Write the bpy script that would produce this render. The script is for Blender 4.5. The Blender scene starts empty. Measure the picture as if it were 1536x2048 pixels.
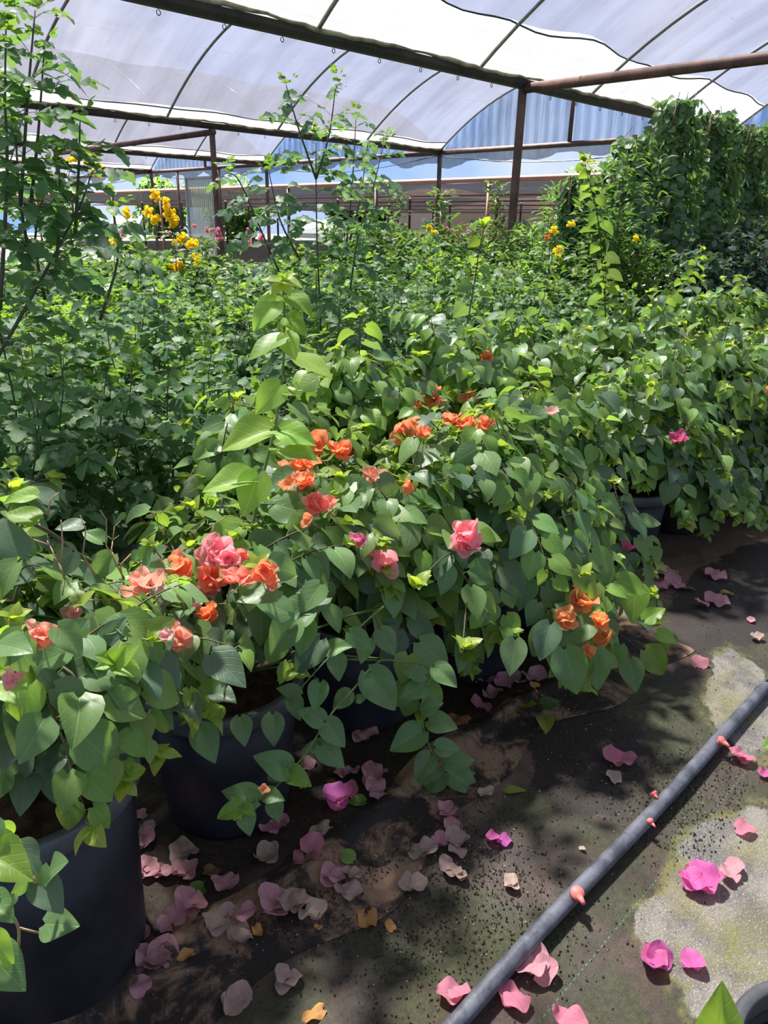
import bpy, math, random
import numpy as np
from mathutils import Vector, Matrix
from mathutils.bvhtree import BVHTree

R = math.radians
rng = np.random.default_rng(7)
random.seed(7)
COL = bpy.context.scene.collection

# ------------------------------------------------------------------ camera
# world axes: X runs along the plant rows and gutters, Y runs across them, Z up. Camera stands on the path at eye height.
FPX, PITCH, ROLL, HEAD, EYE = 1500.0, R(21), R(1.0), R(45.2), 1.55
fh = Vector((math.sin(HEAD), math.cos(HEAD), 0)); rh = Vector((math.cos(HEAD), -math.sin(HEAD), 0))
FWD = fh * math.cos(PITCH) - Vector((0, 0, 1)) * math.sin(PITCH)
up0 = rh.cross(FWD)
RT = rh * math.cos(ROLL) + up0 * math.sin(ROLL)
UP = -rh * math.sin(ROLL) + up0 * math.cos(ROLL)
CAM = Vector((0, 0, EYE))
cam_d = bpy.data.cameras.new('camera'); cam = bpy.data.objects.new('camera', cam_d); COL.objects.link(cam)
m = Matrix.Identity(4)
for i in range(3):
    m[i][0] = RT[i]; m[i][1] = UP[i]; m[i][2] = -FWD[i]; m[i][3] = CAM[i]
cam.matrix_world = m
cam_d.sensor_fit = 'HORIZONTAL'; cam_d.sensor_width = 36.0; cam_d.lens = 36.0 * FPX / 1536.0
cam_d.clip_start = 0.05; cam_d.clip_end = 500
sc = bpy.context.scene
sc.camera = cam
sc.view_settings.view_transform = 'Standard'; sc.view_settings.look = 'None'; sc.view_settings.gamma = 1
sc.view_settings.use_curve_mapping = False
sc.view_settings.exposure = 1.08
sc.cycles.max_bounces = 9; sc.cycles.diffuse_bounces = 4; sc.cycles.glossy_bounces = 2
sc.cycles.transmission_bounces = 4; sc.cycles.transparent_max_bounces = 12
sc.cycles.sample_clamp_indirect = 4.0
sc.cycles.use_denoising = True

def ray(px, py): return RT * ((px - 768) / FPX) + UP * ((1024 - py) / FPX) + FWD
def P(px, py, x=None, y=None, z=None, d=None):
    r = ray(px, py)
    if x is not None: t = x / r.x
    elif y is not None: t = y / r.y
    elif z is not None: t = (z - EYE) / r.z
    else: t = d
    return CAM + r * t

# ------------------------------------------------------------------ sky and sun
w = bpy.data.worlds.new('sky'); sc.world = w; w.use_nodes = True
nt = w.node_tree; bg = nt.nodes['Background']
SUN_DIR = Vector((0.10, 0.62, 1.15)).normalized()
tc = nt.nodes.new('ShaderNodeTexCoord'); sx = nt.nodes.new('ShaderNodeSeparateXYZ'); nt.links.new(tc.outputs['Generated'], sx.inputs[0])
mr = nt.nodes.new('ShaderNodeMapRange'); nt.links.new(sx.outputs[2], mr.inputs[0]); mr.inputs[1].default_value = 0; mr.inputs[2].default_value = .8
rp = nt.nodes.new('ShaderNodeValToRGB'); nt.links.new(mr.outputs[0], rp.inputs[0])
rp.color_ramp.elements[0].color = (.30, .50, .90, 1); rp.color_ramp.elements[1].color = (.16, .27, .62, 1)
cn = nt.nodes.new('ShaderNodeTexNoise'); cn.inputs['Scale'].default_value = 2.6; cn.inputs['Detail'].default_value = 6; nt.links.new(tc.outputs['Generated'], cn.inputs['Vector'])
cm = nt.nodes.new('ShaderNodeMapRange'); cm.inputs[1].default_value = .48; cm.inputs[2].default_value = .72; nt.links.new(cn.outputs[0], cm.inputs[0])
cmx = nt.nodes.new('ShaderNodeMix'); cmx.data_type = 'RGBA'; nt.links.new(cm.outputs[0], cmx.inputs[0]); nt.links.new(rp.outputs[0], cmx.inputs[6]); cmx.inputs[7].default_value = (.9, .92, .96, 1)
nt.links.new(cmx.outputs[2], bg.inputs['Color']); bg.inputs['Strength'].default_value = 0.55
sun_d = bpy.data.lights.new('sun', 'SUN'); sun_d.energy = 19.0; sun_d.angle = R(4.0); sun_d.color = (1, .955, .88)
sun = bpy.data.objects.new('sun', sun_d); COL.objects.link(sun)
sun.rotation_euler = (-SUN_DIR).to_track_quat('-Z', 'Y').to_euler()

# ------------------------------------------------------------------ material helpers
def newmat(name):
    mt = bpy.data.materials.new(name); mt.use_nodes = True
    for n in list(mt.node_tree.nodes): mt.node_tree.nodes.remove(n)
    return mt, mt.node_tree
class NB:
    def __init__(s, nt): s.nt = nt
    def n(s, t, **kw):
        nd = s.nt.nodes.new(t)
        for k, v in kw.items(): setattr(nd, k, v)
        return nd
    def link(s, a, b): s.nt.links.new(a, b)
    def put(s, sock, v):
        if isinstance(v, bpy.types.NodeSocket): s.link(v, sock)
        elif isinstance(v, (tuple, list)) and len(v) == 3 and sock.type == 'RGBA': sock.default_value = (*v, 1)
        else: sock.default_value = v
    def math(s, op, a, b=0.0, clamp=False):
        nd = s.n('ShaderNodeMath', operation=op, use_clamp=clamp); s.put(nd.inputs[0], a); s.put(nd.inputs[1], b); return nd.outputs[0]
    def mix(s, f, a, b, mode='MIX'):
        nd = s.n('ShaderNodeMix', data_type='RGBA', blend_type=mode); s.put(nd.inputs[0], f); s.put(nd.inputs[6], a); s.put(nd.inputs[7], b); return nd.outputs[2]
    def noise(s, scale, detail=4, rough=.55, vec=None, dist=0.0, out=0):
        nd = s.n('ShaderNodeTexNoise'); nd.inputs['Scale'].default_value = scale; nd.inputs['Detail'].default_value = detail
        nd.inputs['Roughness'].default_value = rough; nd.inputs['Distortion'].default_value = dist
        if vec is not None: s.link(vec, nd.inputs['Vector'])
        return nd.outputs[out]
    def smooth(s, v, a, b, lo=0.0, hi=1.0):
        nd = s.n('ShaderNodeMapRange', interpolation_type='SMOOTHSTEP'); s.put(nd.inputs[0], v)
        nd.inputs[1].default_value = a; nd.inputs[2].default_value = b; nd.inputs[3].default_value = lo; nd.inputs[4].default_value = hi
        return nd.outputs[0]
    def obj(s): return s.n('ShaderNodeTexCoord').outputs['Object']
    def vmul(s, v, k):
        nd = s.n('ShaderNodeVectorMath', operation='MULTIPLY'); s.link(v, nd.inputs[0]); nd.inputs[1].default_value = k; return nd.outputs[0]
    def princ(s, color, rough=.5, spec=.5, metal=0.0, normal=None):
        b = s.n('ShaderNodeBsdfPrincipled'); s.put(b.inputs['Base Color'], color); s.put(b.inputs['Roughness'], rough)
        b.inputs['Specular IOR Level'].default_value = spec; b.inputs['Metallic'].default_value = metal
        if normal is not None: s.link(normal, b.inputs['Normal'])
        return b.outputs[0]
    def bump(s, h, strength=.3, dist=.01):
        b = s.n('ShaderNodeBump'); b.inputs['Strength'].default_value = strength; b.inputs['Distance'].default_value = dist; s.link(h, b.inputs['Height']); return b.outputs[0]
    def mixs(s, f, a, b):
        nd = s.n('ShaderNodeMixShader'); s.put(nd.inputs[0], f); s.link(a, nd.inputs[1]); s.link(b, nd.inputs[2]); return nd.outputs[0]
    def out(s, sh): o = s.n('ShaderNodeOutputMaterial'); s.link(sh, o.inputs[0])

def simple(name, color, rough=.5, spec=.4, metal=0.0, var=.25, scale=8.0, bump=0.0, color2=None):
    mt, nt = newmat(name); b = NB(nt); o = b.obj()
    n = b.noise(scale, 5, .6, o)
    c2 = color2 if color2 else tuple(c * (1 - var) for c in color)
    col = b.mix(b.smooth(n, .35, .68), color, c2)
    b.out(b.princ(col, rough, spec, metal, b.bump(b.noise(scale * 6, 4, .6, o), bump, .004) if bump else None))
    return mt

def leafmat(name, trans=.4, rough=.42, spec=.45, veins=True, sat=1.0, dust=.25, vein_n=5.0, papery=False):
    mt, nt = newmat(name); b = NB(nt)
    at = b.n('ShaderNodeAttribute', attribute_name='col').outputs['Color']
    o = b.obj(); n = b.noise(26, 4, .6, o)
    col = b.mix(b.smooth(n, .3, .75, 0, .35), at, b.mix(1.0, at, (.62, .72, .55) if not papery else (.8, .68, .68), 'MULTIPLY'))
    h = None
    if veins:
        uv = b.n('ShaderNodeUVMap', uv_map='UVMap').outputs[0]
        sp = b.n('ShaderNodeSeparateXYZ'); b.link(uv, sp.inputs[0])
        au = b.math('ABSOLUTE', b.math('SUBTRACT', sp.outputs[0], .5))
        mid = b.smooth(au, .012, .035, 1, 0)
        side = b.math('FRACT', b.math('SUBTRACT', b.math('MULTIPLY', sp.outputs[1], vein_n), b.math('MULTIPLY', au, 4.2)))
        sv = b.smooth(b.math('ABSOLUTE', b.math('SUBTRACT', side, .5)), .03, .09, 1, 0)
        sv = b.math('MULTIPLY', sv, .5)
        v = b.math('MAXIMUM', mid, sv)
        lighter = b.mix(1.0, at, (1.5, 1.45, 1.3) if not papery else (.75, .6, .62), 'MULTIPLY')
        col = b.mix(b.math('MULTIPLY', v, .45), col, lighter)
        h = b.bump(b.math('MULTIPLY', v, -1.0), .35, .0015)
    if dust:
        dn = b.smooth(b.noise(90, 5, .75, o), .52, .72, 0, dust)
        col2 = b.mix(dn, col, (.34, .38, .33) if not papery else (.55, .45, .42))
    else: col2 = col
    pr = b.princ(col2, rough, spec, 0, h)
    tr = b.n('ShaderNodeBsdfTranslucent'); b.put(tr.inputs['Color'], b.mix(1.0, col, (1.7, 1.6, .75) if not papery else (1.25, 1.15, 1.15), 'MULTIPLY'))
    b.out(b.mixs(trans, pr, tr.outputs[0]))
    return mt

M = {}
M['leaf'] = leafmat('bougainvillea_leaf')
M['young'] = leafmat('young_leaf', trans=.5, dust=.05)
M['pinnate'] = leafmat('compound_leaf', trans=.5, rough=.5, dust=.1, vein_n=4)
M['vine'] = leafmat('glossy_leaf', trans=.28, rough=.3, spec=.6, veins=False, dust=0)
M['far_leaf'] = leafmat('plain_leaf', trans=.45, rough=.5, veins=False, dust=0)
M['bract'] = leafmat('bract', trans=.5, rough=.7, spec=.15, dust=.08, vein_n=4, papery=True)
M['bract_old'] = leafmat('withered_bract', trans=.3, rough=.85, spec=.1, dust=.45, vein_n=4, papery=True)
M['dry_leaf'] = simple('dry_leaf', (.42, .26, .11), .8, .1, var=.5, scale=40)
M['green_stem'] = simple('green_stem', (.17, .24, .07), .5, .3, var=.3, scale=20)
M['brown_stem'] = simple('brown_stem', (.13, .09, .05), .7, .2, var=.4, scale=30, bump=.4)
M['dark_stem'] = simple('dark_stem', (.055, .06, .035), .6, .3, var=.4, scale=20)
M['stem_attr'] = leafmat('plant_stem', trans=0.0, rough=.6, spec=.25, veins=False, dust=.1)
M['twig'] = simple('dry_twig', (.48, .33, .18), .7, .2, var=.3, scale=30)
M['pot'] = simple('pot_plastic', (.012, .013, .017), .5, .4, color2=(.026, .028, .033), scale=5, bump=.15)
M['potrim_lit'] = simple('pot_rim_lit_plastic', (.05, .053, .058), .42, .5, color2=(.11, .115, .12), scale=7, bump=.1)  # light falling on the rim is put into this paler colour
M['soil'] = simple('potting_soil', (.035, .022, .014), .95, .1, color2=(.09, .055, .035), scale=30, bump=1.0)
M['rust'] = simple('rusty_pipe', (.16, .085, .065), .65, .3, color2=(.085, .05, .042), scale=6, bump=.2)
M['rust_light'] = simple('faded_red_pipe', (.42, .2, .14), .65, .3, color2=(.33, .17, .13), scale=5)
M['gutter'] = simple('gutter_steel', (.06, .042, .034), .6, .4, color2=(.03, .024, .022), scale=4, bump=.2)
M['galv'] = simple('galvanised_tube', (.27, .28, .25), .45, .5, metal=.3, color2=(.2, .2, .18), scale=10)
M['oldfilm'] = simple('rolled_old_film', (.42, .36, .26), .6, .4, color2=(.16, .12, .07), scale=7, bump=.6)
M['pipe'] = simple('irrigation_pipe', (.12, .13, .155), .5, .45, color2=(.045, .05, .064), scale=14, bump=.35)
M['cap'] = simple('pink_plug', (.75, .19, .17), .5, .4, var=.25, scale=60)
M['blackplastic'] = simple('black_plastic', (.015, .016, .018), .4, .5, var=.2)
M['wood'] = simple('stake_wood', (.36, .2, .1), .7, .2, var=.4, scale=12)
M['wall_beige'] = simple('beige_render', (.62, .42, .27), .8, .2, var=.12, scale=2)
M['wall_grey'] = simple('grey_render', (.36, .28, .24), .8, .2, var=.12, scale=2)
M['white'] = simple('white_sheet', (.45, .47, .48), .6, .3, var=.12, scale=3)
M['glass'] = simple('window_glass', (.12, .15, .2), .15, .6, var=.1)
M['trunk'] = M['brown_stem']

def filmmat(name, transp, tint, tcol, streak=.25, axis=(1, .12, 1), scale=3.0, dirt=True, rough_trans=.9):
    """thin plastic: part of the light passes straight through, part is scattered"""
    mt, nt = newmat(name); b = NB(nt)
    uv = b.n('ShaderNodeUVMap', uv_map='UVMap').outputs[0]
    st = b.noise(scale, 6, .6, b.vmul(uv, axis)); cl = b.noise(.8, 5, .6, uv)
    k = b.math('ADD', b.math('MULTIPLY', st, .5), b.math('MULTIPLY', cl, .5))
    k = b.smooth(k, .35, .68)
    dark = tuple(c * (1 - streak) for c in tcol)
    col = b.mix(k, tcol, dark)
    f = b.smooth(k, 0, 1, transp, transp * (1 - streak * .6))
    if dirt:
        sp = b.n('ShaderNodeSeparateXYZ'); b.link(uv, sp.inputs[0])
        for v0, wd in ((1.15, .010), (1.6, .007), (4.9, .010)):
            vv = b.math('ADD', sp.outputs[1], b.math('MULTIPLY', b.noise(.9, 3, .5, uv), .06))
            ln = b.smooth(b.math('ABSOLUTE', b.math('SUBTRACT', vv, v0 + .03)), wd * .5, wd * 1.3, 1, 0)
            ln = b.math('MULTIPLY', ln, b.smooth(b.noise(14, 4, .7, uv), .44, .56))
            col = b.mix(b.math('MULTIPLY', ln, .8), col, (.06, .06, .06))
            f = b.math('MULTIPLY', f, b.math('SUBTRACT', 1.0, b.math('MULTIPLY', ln, .7)))
    tp = b.n('ShaderNodeBsdfTransparent'); b.put(tp.inputs['Color'], tint)
    tl = b.n('ShaderNodeBsdfTranslucent'); b.put(tl.inputs['Color'], col)
    df = b.n('ShaderNodeBsdfDiffuse'); b.put(df.inputs['Color'], col)
    sc_ = b.mixs(.25, tl.outputs[0], df.outputs[0])
    b.out(b.mixs(f, sc_, tp.outputs[0]))
    return mt
M['shade_film'] = filmmat('roof_film_with_shade_net', .26, (.94, .93, .97), (.080, .083, .106), .35)
M['bare_film'] = filmmat('bare_roof_film', .36, (.97, .97, .97), (.165, .168, .175), .2, dirt=False)
M['gable_film'] = filmmat('gable_corrugated_film', .60, (.78, .87, 1.0), (.26, .30, .38), .6, (14, .35, 1), 2.0, dirt=False)
M['curtain'] = filmmat('curtain_plastic', .35, (.8, .84, .88), (.2, .2, .21), .4, (5, 1, 1), 2.0, dirt=False)
M['net'] = filmmat('black_shade_net', .07, (.5, .5, .52), (.014, .014, .016), .35, (1, .3, 1), 1.5, dirt=False)
M['door_panel'] = filmmat('door_polycarbonate', .2, (.8, .85, .8), (.42, .46, .36), .3, (12, .4, 1), 2.0, dirt=False)

# ------------------------------------------------------------------ object helpers
def tag(o, label=None, cat=None, group=None, kind=None):
    if label: o['label'] = label
    if cat: o['category'] = cat
    if group: o['group'] = group
    if kind: o['kind'] = kind
    return o
def empty(name, loc, label=None, cat=None, group=None, rz=0.0):
    o = bpy.data.objects.new(name, None); COL.objects.link(o); o.location = loc; o.rotation_euler = (0, 0, rz); o.empty_display_size = .05
    return tag(o, label, cat, group)

class MB:
    """collects geometry in world coordinates, links it as one mesh"""
    def __init__(s): s.v = []; s.f = []; s.uv = []; s.n = 0; s.c = []
    def add(s, verts, faces, uvs=None, col=None):
        verts = np.asarray(verts, float).reshape(-1, 3); n0 = s.n
        s.v.append(verts); s.n += len(verts)
        s.f += [tuple(i + n0 for i in f) for f in faces]
        s.uv.append(np.asarray(uvs, float).reshape(-1, 2) if uvs is not None else verts[:, :2].copy())
        s.c.append(np.tile(col if col is not None else (.5, .5, .5), (len(verts), 1)))
    def box(s, lo, hi):
        x0, y0, z0 = lo; x1, y1, z1 = hi
        s.add([(x0,y0,z0),(x1,y0,z0),(x1,y1,z0),(x0,y1,z0),(x0,y0,z1),(x1,y0,z1),(x1,y1,z1),(x0,y1,z1)],
              [(3,2,1,0),(4,5,6,7),(0,1,5,4),(1,2,6,5),(2,3,7,6),(3,0,4,7)])
    def tube(s, pts, r, n=8, cap=True, col=(.10, .085, .045)):
        pts = [Vector(p) for p in pts]
        rs = r if isinstance(r, (list, tuple)) else [r] * len(pts)
        V = []; a = None
        for i, p in enumerate(pts):
            t = (pts[min(i + 1, len(pts) - 1)] - pts[max(i - 1, 0)])
            if t.length < 1e-9: t = Vector((0, 0, 1))
            t.normalize()
            if a is None: a = t.orthogonal().normalized()
            else:
                a = a - t * a.dot(t)
                a = a.normalized() if a.length > 1e-6 else t.orthogonal().normalized()
            bb = t.cross(a)
            for k in range(n):
                an = 2 * math.pi * k / n
                V.append(p + (a * math.cos(an) + bb * math.sin(an)) * rs[i])
        F = []
        for i in range(len(pts) - 1):
            for k in range(n):
                F.append((i * n + k, i * n + (k + 1) % n, (i + 1) * n + (k + 1) % n, (i + 1) * n + k))
        if cap and n > 2:
            F.append(tuple(reversed(range(n)))); F.append(tuple((len(pts) - 1) * n + k for k in range(n)))
        s.add([tuple(v) for v in V], F, None, col)
    def lathe(s, prof, c, n=48):
        V = []; F = []
        for (r, z) in prof:
            for k in range(n):
                an = 2 * math.pi * k / n
                V.append((c[0] + r * math.cos(an), c[1] + r * math.sin(an), c[2] + z))
        for i in range(len(prof) - 1):
            for k in range(n):
                F.append((i * n + k, i * n + (k + 1) % n, (i + 1) * n + (k + 1) % n, (i + 1) * n + k))
        s.add(V, F)
    def build(s, name, mat, parent=None, smooth=True, origin=None):
        me = bpy.data.meshes.new(name)
        if not s.v: V = np.zeros((0, 3))
        else: V = np.concatenate(s.v)
        if parent is not None: org = np.array(wloc(parent))
        elif origin is not None: org = np.array(origin)
        else: org = np.zeros(3)
        me.from_pydata((V - org).tolist(), [], s.f)
        UV = np.concatenate(s.uv); li = np.zeros(len(me.loops), int); me.loops.foreach_get('vertex_index', li)
        uvl = me.uv_layers.new(name='UVMap'); uvl.data.foreach_set('uv', UV[li].ravel())
        C = np.concatenate(s.c); ca = me.color_attributes.new('col', 'FLOAT_COLOR', 'POINT')
        ca.data.foreach_set('color', np.concatenate([C, np.ones((len(C), 1))], 1).ravel())
        if smooth: me.polygons.foreach_set('use_smooth', [True] * len(me.polygons))
        me.materials.append(mat); me.update()
        o = bpy.data.objects.new(name, me); COL.objects.link(o)
        if parent is not None: o.parent = parent
        elif origin is not None: o.location = origin
        return o
def wloc(o):
    v = Vector((0, 0, 0))
    while o is not None: v = v + o.location; o = o.parent
    return v

# leaf templates: x across, y along, z normal; unit length
def leaf_tpl(rows, cols, wfun, fold=.18, droop=.5, wave=.0, lobe=.12, serr=0.0, seed=0, twist=0.0):
    rr = np.random.default_rng(seed)
    V = []; UV = []; F = []
    ts = [i / rows for i in range(rows + 1)]
    ph = rr.uniform(0, 6)
    ang = 0; y = 0; z = 0; cen = []
    for i, t in enumerate(ts):
        a = -droop * (t - .25)
        if i: y += math.cos(a) / rows; z += math.sin(a) / rows
        cen.append((y, z, a))
    for i, t in enumerate(ts):
        w = wfun(t)
        if serr and 0 < i < rows: w *= 1 + serr * (1 if i % 2 else -1)
        for j in range(cols + 1):
            s = -1 + 2 * j / cols
            x = s * w
            h = fold * abs(s) * w + wave * math.sin(ph + t * 7 + s * 2.5) * w * abs(s) + twist * s * (t - .5) * w
            yy = cen[i][0] - lobe * abs(s) ** 1.5 * (1 - t) ** 5
            V.append((x, yy - h * math.sin(cen[i][2]), cen[i][1] + h * math.cos(cen[i][2])))
            UV.append((.5 + s * .5 * min(1, w / .38 + .05), t))
    for i in range(rows):
        for j in range(cols):
            a = i * (cols + 1) + j
            F.append((a, a + 1, a + cols + 2, a + cols + 1))
    return np.array(V), np.array(F), np.array(UV)
def w_heart(t):  # ovate with a pointed drip tip
    if t <= 0: return .10
    return .43 * math.sin(math.pi * min(1, t ** .62)) ** .85 * (1 - .25 * t) + .03 * (1 - t) + (.004 if t < 1 else 0)
def w_ovate(t): return .38 * math.sin(math.pi * min(1, (t * .97 + .02) ** .75)) ** .8 + .004
def w_lance(t): return .13 * math.sin(math.pi * min(1, (t * .96 + .03) ** .8)) ** .8 + .003
def w_round(t): return .42 * math.sqrt(max(0, 1 - (2 * t - 1) ** 2)) * (1.0 - .12 * t) + .015
def w_bract(t): return .42 * math.sin(math.pi * min(1, (t * .95 + .03) ** .72)) ** .62 + .01
T = {}
T['heart'] = [leaf_tpl(8, 4, w_heart, f, d, wv, .12, seed=k, twist=tw) for k, (f, d, wv, tw) in enumerate([(.22, .5, .05, 0), (.32, .8, .08, .3), (.12, .3, .05, -.2), (.4, .6, .1, .2), (.2, 1.1, .07, -.3), (-.08, .7, .1, .1)])]
T['heart_hd'] = [leaf_tpl(14, 8, w_heart, f, d, wv, .13, seed=k + 30, twist=tw) for k, (f, d, wv, tw) in enumerate([(.15, .35, .08, 0), (.3, .6, .12, .2), (.1, .2, .08, -.2), (.38, .5, .12, .1)])]
T['leaflet'] = [leaf_tpl(6, 2, w_ovate, f, d, 0.05, .03, .16, seed=k) for k, (f, d) in enumerate([(.2, .4), (.1, .15), (.25, .6), (.12, .5)])]
T['leaflet_lo'] = [leaf_tpl(3, 2, w_ovate, f, d, 0, .02, seed=k) for k, (f, d) in enumerate([(.25, .5), (.1, .3), (.35, .9)])]
T['lance'] = [leaf_tpl(4, 2, w_lance, f, d, 0, 0, seed=k) for k, (f, d) in enumerate([(.3, .5), (.2, 1.0), (.3, 1.5), (.1, .2)])]
T['lance_w'] = [leaf_tpl(4, 2, lambda t: w_lance(t) * 1.6, f, d, 0, 0, seed=k) for k, (f, d) in enumerate([(.3, .5), (.2, 1.0), (.3, 1.5), (.1, .2)])]
T['oval'] = [leaf_tpl(4, 2, w_ovate, f, d, .05, .05, seed=k) for k, (f, d) in enumerate([(.25, .4), (.1, .7), (.35, .2), (.2, 1.1)])]
T['round'] = [leaf_tpl(4, 2, w_round, f, d, .0, .0, seed=k) for k, (f, d) in enumerate([(.2, .4), (.1, .7)])]
T['bract'] = [leaf_tpl(9, 6, w_bract, f, d, wv, .12, seed=k) for k, (f, d, wv) in enumerate([(.35, -.5, .38), (.25, -.8, .42), (.45, -.2, .4), (.3, -1.1, .35), (.15, .5, .45)])]
T['petal'] = [leaf_tpl(4, 2, lambda t: .30 * math.sin(math.pi * min(1, t * .9 + .1) ** 1.6) ** .6 + .02, .4, -1.0, .1, 0, seed=k) for k in range(3)]

def norm(a):
    return a / np.maximum(np.linalg.norm(a, axis=-1, keepdims=True), 1e-9)

class Leaves:
    """batches of leaves in world coordinates, one mesh"""
    def __init__(s): s.b = {}
    def add(s, kind, pos, d, nrm, L, col, wd=1.0):
        s.b.setdefault(kind, []).append((*pos, *d, *nrm, L, *col, wd))
    def merge(s, o):
        for k, l in o.b.items(): s.b.setdefault(k, []).extend(l)
    def count(s): return sum(len(l) for l in s.b.values())
    def build(s, name, mat, parent=None, seed=0, origin=None):
        rr = np.random.default_rng(seed)
        Vs = []; Fs = []; UVs = []; Cs = []; n0 = 0
        for kind, lst in s.b.items():
            A = np.array(lst, float); tid = rr.integers(0, len(T[kind]), len(A))
            for t in range(len(T[kind])):
                B = A[tid == t]
                if not len(B): continue
                tv, tf, tuv = T[kind][t]
                y = norm(B[:, 3:6]); n = B[:, 6:9] - y * np.sum(B[:, 6:9] * y, 1, keepdims=True)
                bad = np.linalg.norm(n, axis=1) < 1e-4; n[bad] = np.cross(y[bad], (0.3, .9, .2)); n = norm(n)
                x = np.cross(y, n); L = B[:, 9][:, None]
                W = (B[:, 0:3][:, None, :] + tv[None, :, 0:1] * (x * L * B[:, 13][:, None])[:, None, :] + tv[None, :, 1:2] * (y * L)[:, None, :]
                     + tv[None, :, 2:3] * (n * L)[:, None, :])
                k = len(tv); m_ = len(B)
                Vs.append(W.reshape(-1, 3)); Fs.append((tf[None] + (n0 + np.arange(m_) * k)[:, None, None]).reshape(-1, 4))
                UVs.append(np.tile(tuv, (m_, 1))); Cs.append(np.repeat(B[:, 10:13], k, 0)); n0 += m_ * k
        V = np.concatenate(Vs); F = np.concatenate(Fs); UV = np.concatenate(UVs); C = np.concatenate(Cs)
        org = np.array(wloc(parent)) if parent is not None else (np.array(origin) if origin is not None else np.zeros(3))
        V = V - org
        me = bpy.data.meshes.new(name)
        me.vertices.add(len(V)); me.vertices.foreach_set('co', V.ravel())
        me.loops.add(F.size); me.loops.foreach_set('vertex_index', F.ravel().astype(np.int32))
        me.polygons.add(len(F)); me.polygons.foreach_set('loop_start', np.arange(0, F.size, 4, dtype=np.int32))
        try: me.polygons.foreach_set('loop_total', np.full(len(F), 4, np.int32))
        except Exception: pass
        me.polygons.foreach_set('use_smooth', np.ones(len(F), bool))
        me.update(calc_edges=True)
        uvl = me.uv_layers.new(name='UVMap'); uvl.data.foreach_set('uv', UV[F.ravel()].ravel())
        ca = me.color_attributes.new('col', 'FLOAT_COLOR', 'POINT')
        ca.data.foreach_set('color', np.concatenate([C, np.ones((len(C), 1))], 1).ravel())
        me.materials.append(mat)
        o = bpy.data.objects.new(name, me); COL.objects.link(o)
        if parent is not None: o.parent = parent
        elif origin is not None: o.location = origin
        return o

def U(a, b): return random.uniform(a, b)
def bez(p0, p1, p2, n):
    return [p0 * (1 - t) ** 2 + p1 * 2 * t * (1 - t) + p2 * t * t for t in [i / n for i in range(n + 1)]]
def catmull(pts, n=6):
    pts = [Vector(p) for p in pts]; out = []
    q = [pts[0] * 2 - pts[1]] + pts + [pts[-1] * 2 - pts[-2]]
    for i in range(1, len(q) - 2):
        p0, p1, p2, p3 = q[i - 1:i + 3]
        for k in range(n):
            t = k / n
            out.append(.5 * ((2 * p1) + (p2 - p0) * t + (2 * p0 - 5 * p1 + 4 * p2 - p3) * t * t + (3 * p1 - p0 - 3 * p2 + p3) * t ** 3))
    out.append(pts[-1]); return out
UPV = Vector((0, 0, 1))
def rv():
    while True:
        v = Vector((U(-1, 1), U(-1, 1), U(-1, 1)))
        if .1 < v.length < 1: return v.normalized()
def vary(c, a=.15, b=.08):
    k = 1 + U(-a, a); return tuple(max(.002, x * k * (1 + U(-b, b))) for x in c)
def lerp3(a, b, t): return tuple(x + (y - x) * t for x, y in zip(a, b))
OLD = (.118, .192, .115); MID = (.155, .275, .108); YNG = (.22, .36, .065); TIP = (.34, .44, .07)

#@@STRUCTURE
# ------------------------------------------------------------------ ground
mt, nt_ = newmat('path_ground'); b = NB(nt_); o = b.obj()
sepo = b.n('ShaderNodeSeparateXYZ'); b.link(o, sepo.inputs[0]); gx, gy = sepo.outputs[0], sepo.outputs[1]
n1 = b.noise(2.2, 6, .62, o); n2 = b.noise(9, 6, .7, o); n3 = b.noise(60, 5, .75, o); n4 = b.noise(220, 3, .7, o)
base = b.mix(b.smooth(n2, .35, .7), (.030, .024, .019), (.075, .055, .042))
base = b.mix(b.smooth(n3, .45, .75, 0, .6), base, (.015, .012, .010))
moss = b.smooth(b.noise(3.1, 6, .65, o, .4), .40, .60, 0, .8)
base = b.mix(moss, base, b.mix(b.smooth(n3, .4, .6), (.022, .028, .012), (.048, .055, .022)))
def blob(cx, cy, rx, ry, ang, wob=.35, soft=.07):
    wob *= 1.6
    dx = b.math('SUBTRACT', gx, cx); dy = b.math('SUBTRACT', gy, cy); ca, sa = math.cos(ang), math.sin(ang)
    a_ = b.math('DIVIDE', b.math('ADD', b.math('MULTIPLY', dx, ca), b.math('MULTIPLY', dy, sa)), rx)
    c_ = b.math('DIVIDE', b.math('SUBTRACT', b.math('MULTIPLY', dy, ca), b.math('MULTIPLY', dx, sa)), ry)
    dd = b.math('SQRT', b.math('ADD', b.math('MULTIPLY', a_, a_), b.math('MULTIPLY', c_, c_)))
    return b.math('ADD', dd, b.math('MULTIPLY', b.math('SUBTRACT', b.noise(5.5, 5, .6, o), .5), wob * 2))
def pxb(px, py): p = P(px, py, z=0); return p.x, p.y
def add_blob(base, dist, col, rimcol=None, rim=.14, a=.96, c=1.04, amt=1.0):
    if rimcol is not None: base = b.mix(b.math('MULTIPLY', b.smooth(dist, c, c + rim, .6, 0), b.smooth(n2, .42, .6)), base, rimcol)
    k = b.smooth(dist, a, c, amt, 0)
    return b.mix(k, base, col)
tan_ = b.mix(b.smooth(n2, .35, .7), (.155, .105, .078), (.085, .056, .042))
tan_ = b.mix(b.smooth(n3, .5, .7, 0, .5), tan_, (.05, .035, .028))
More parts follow.
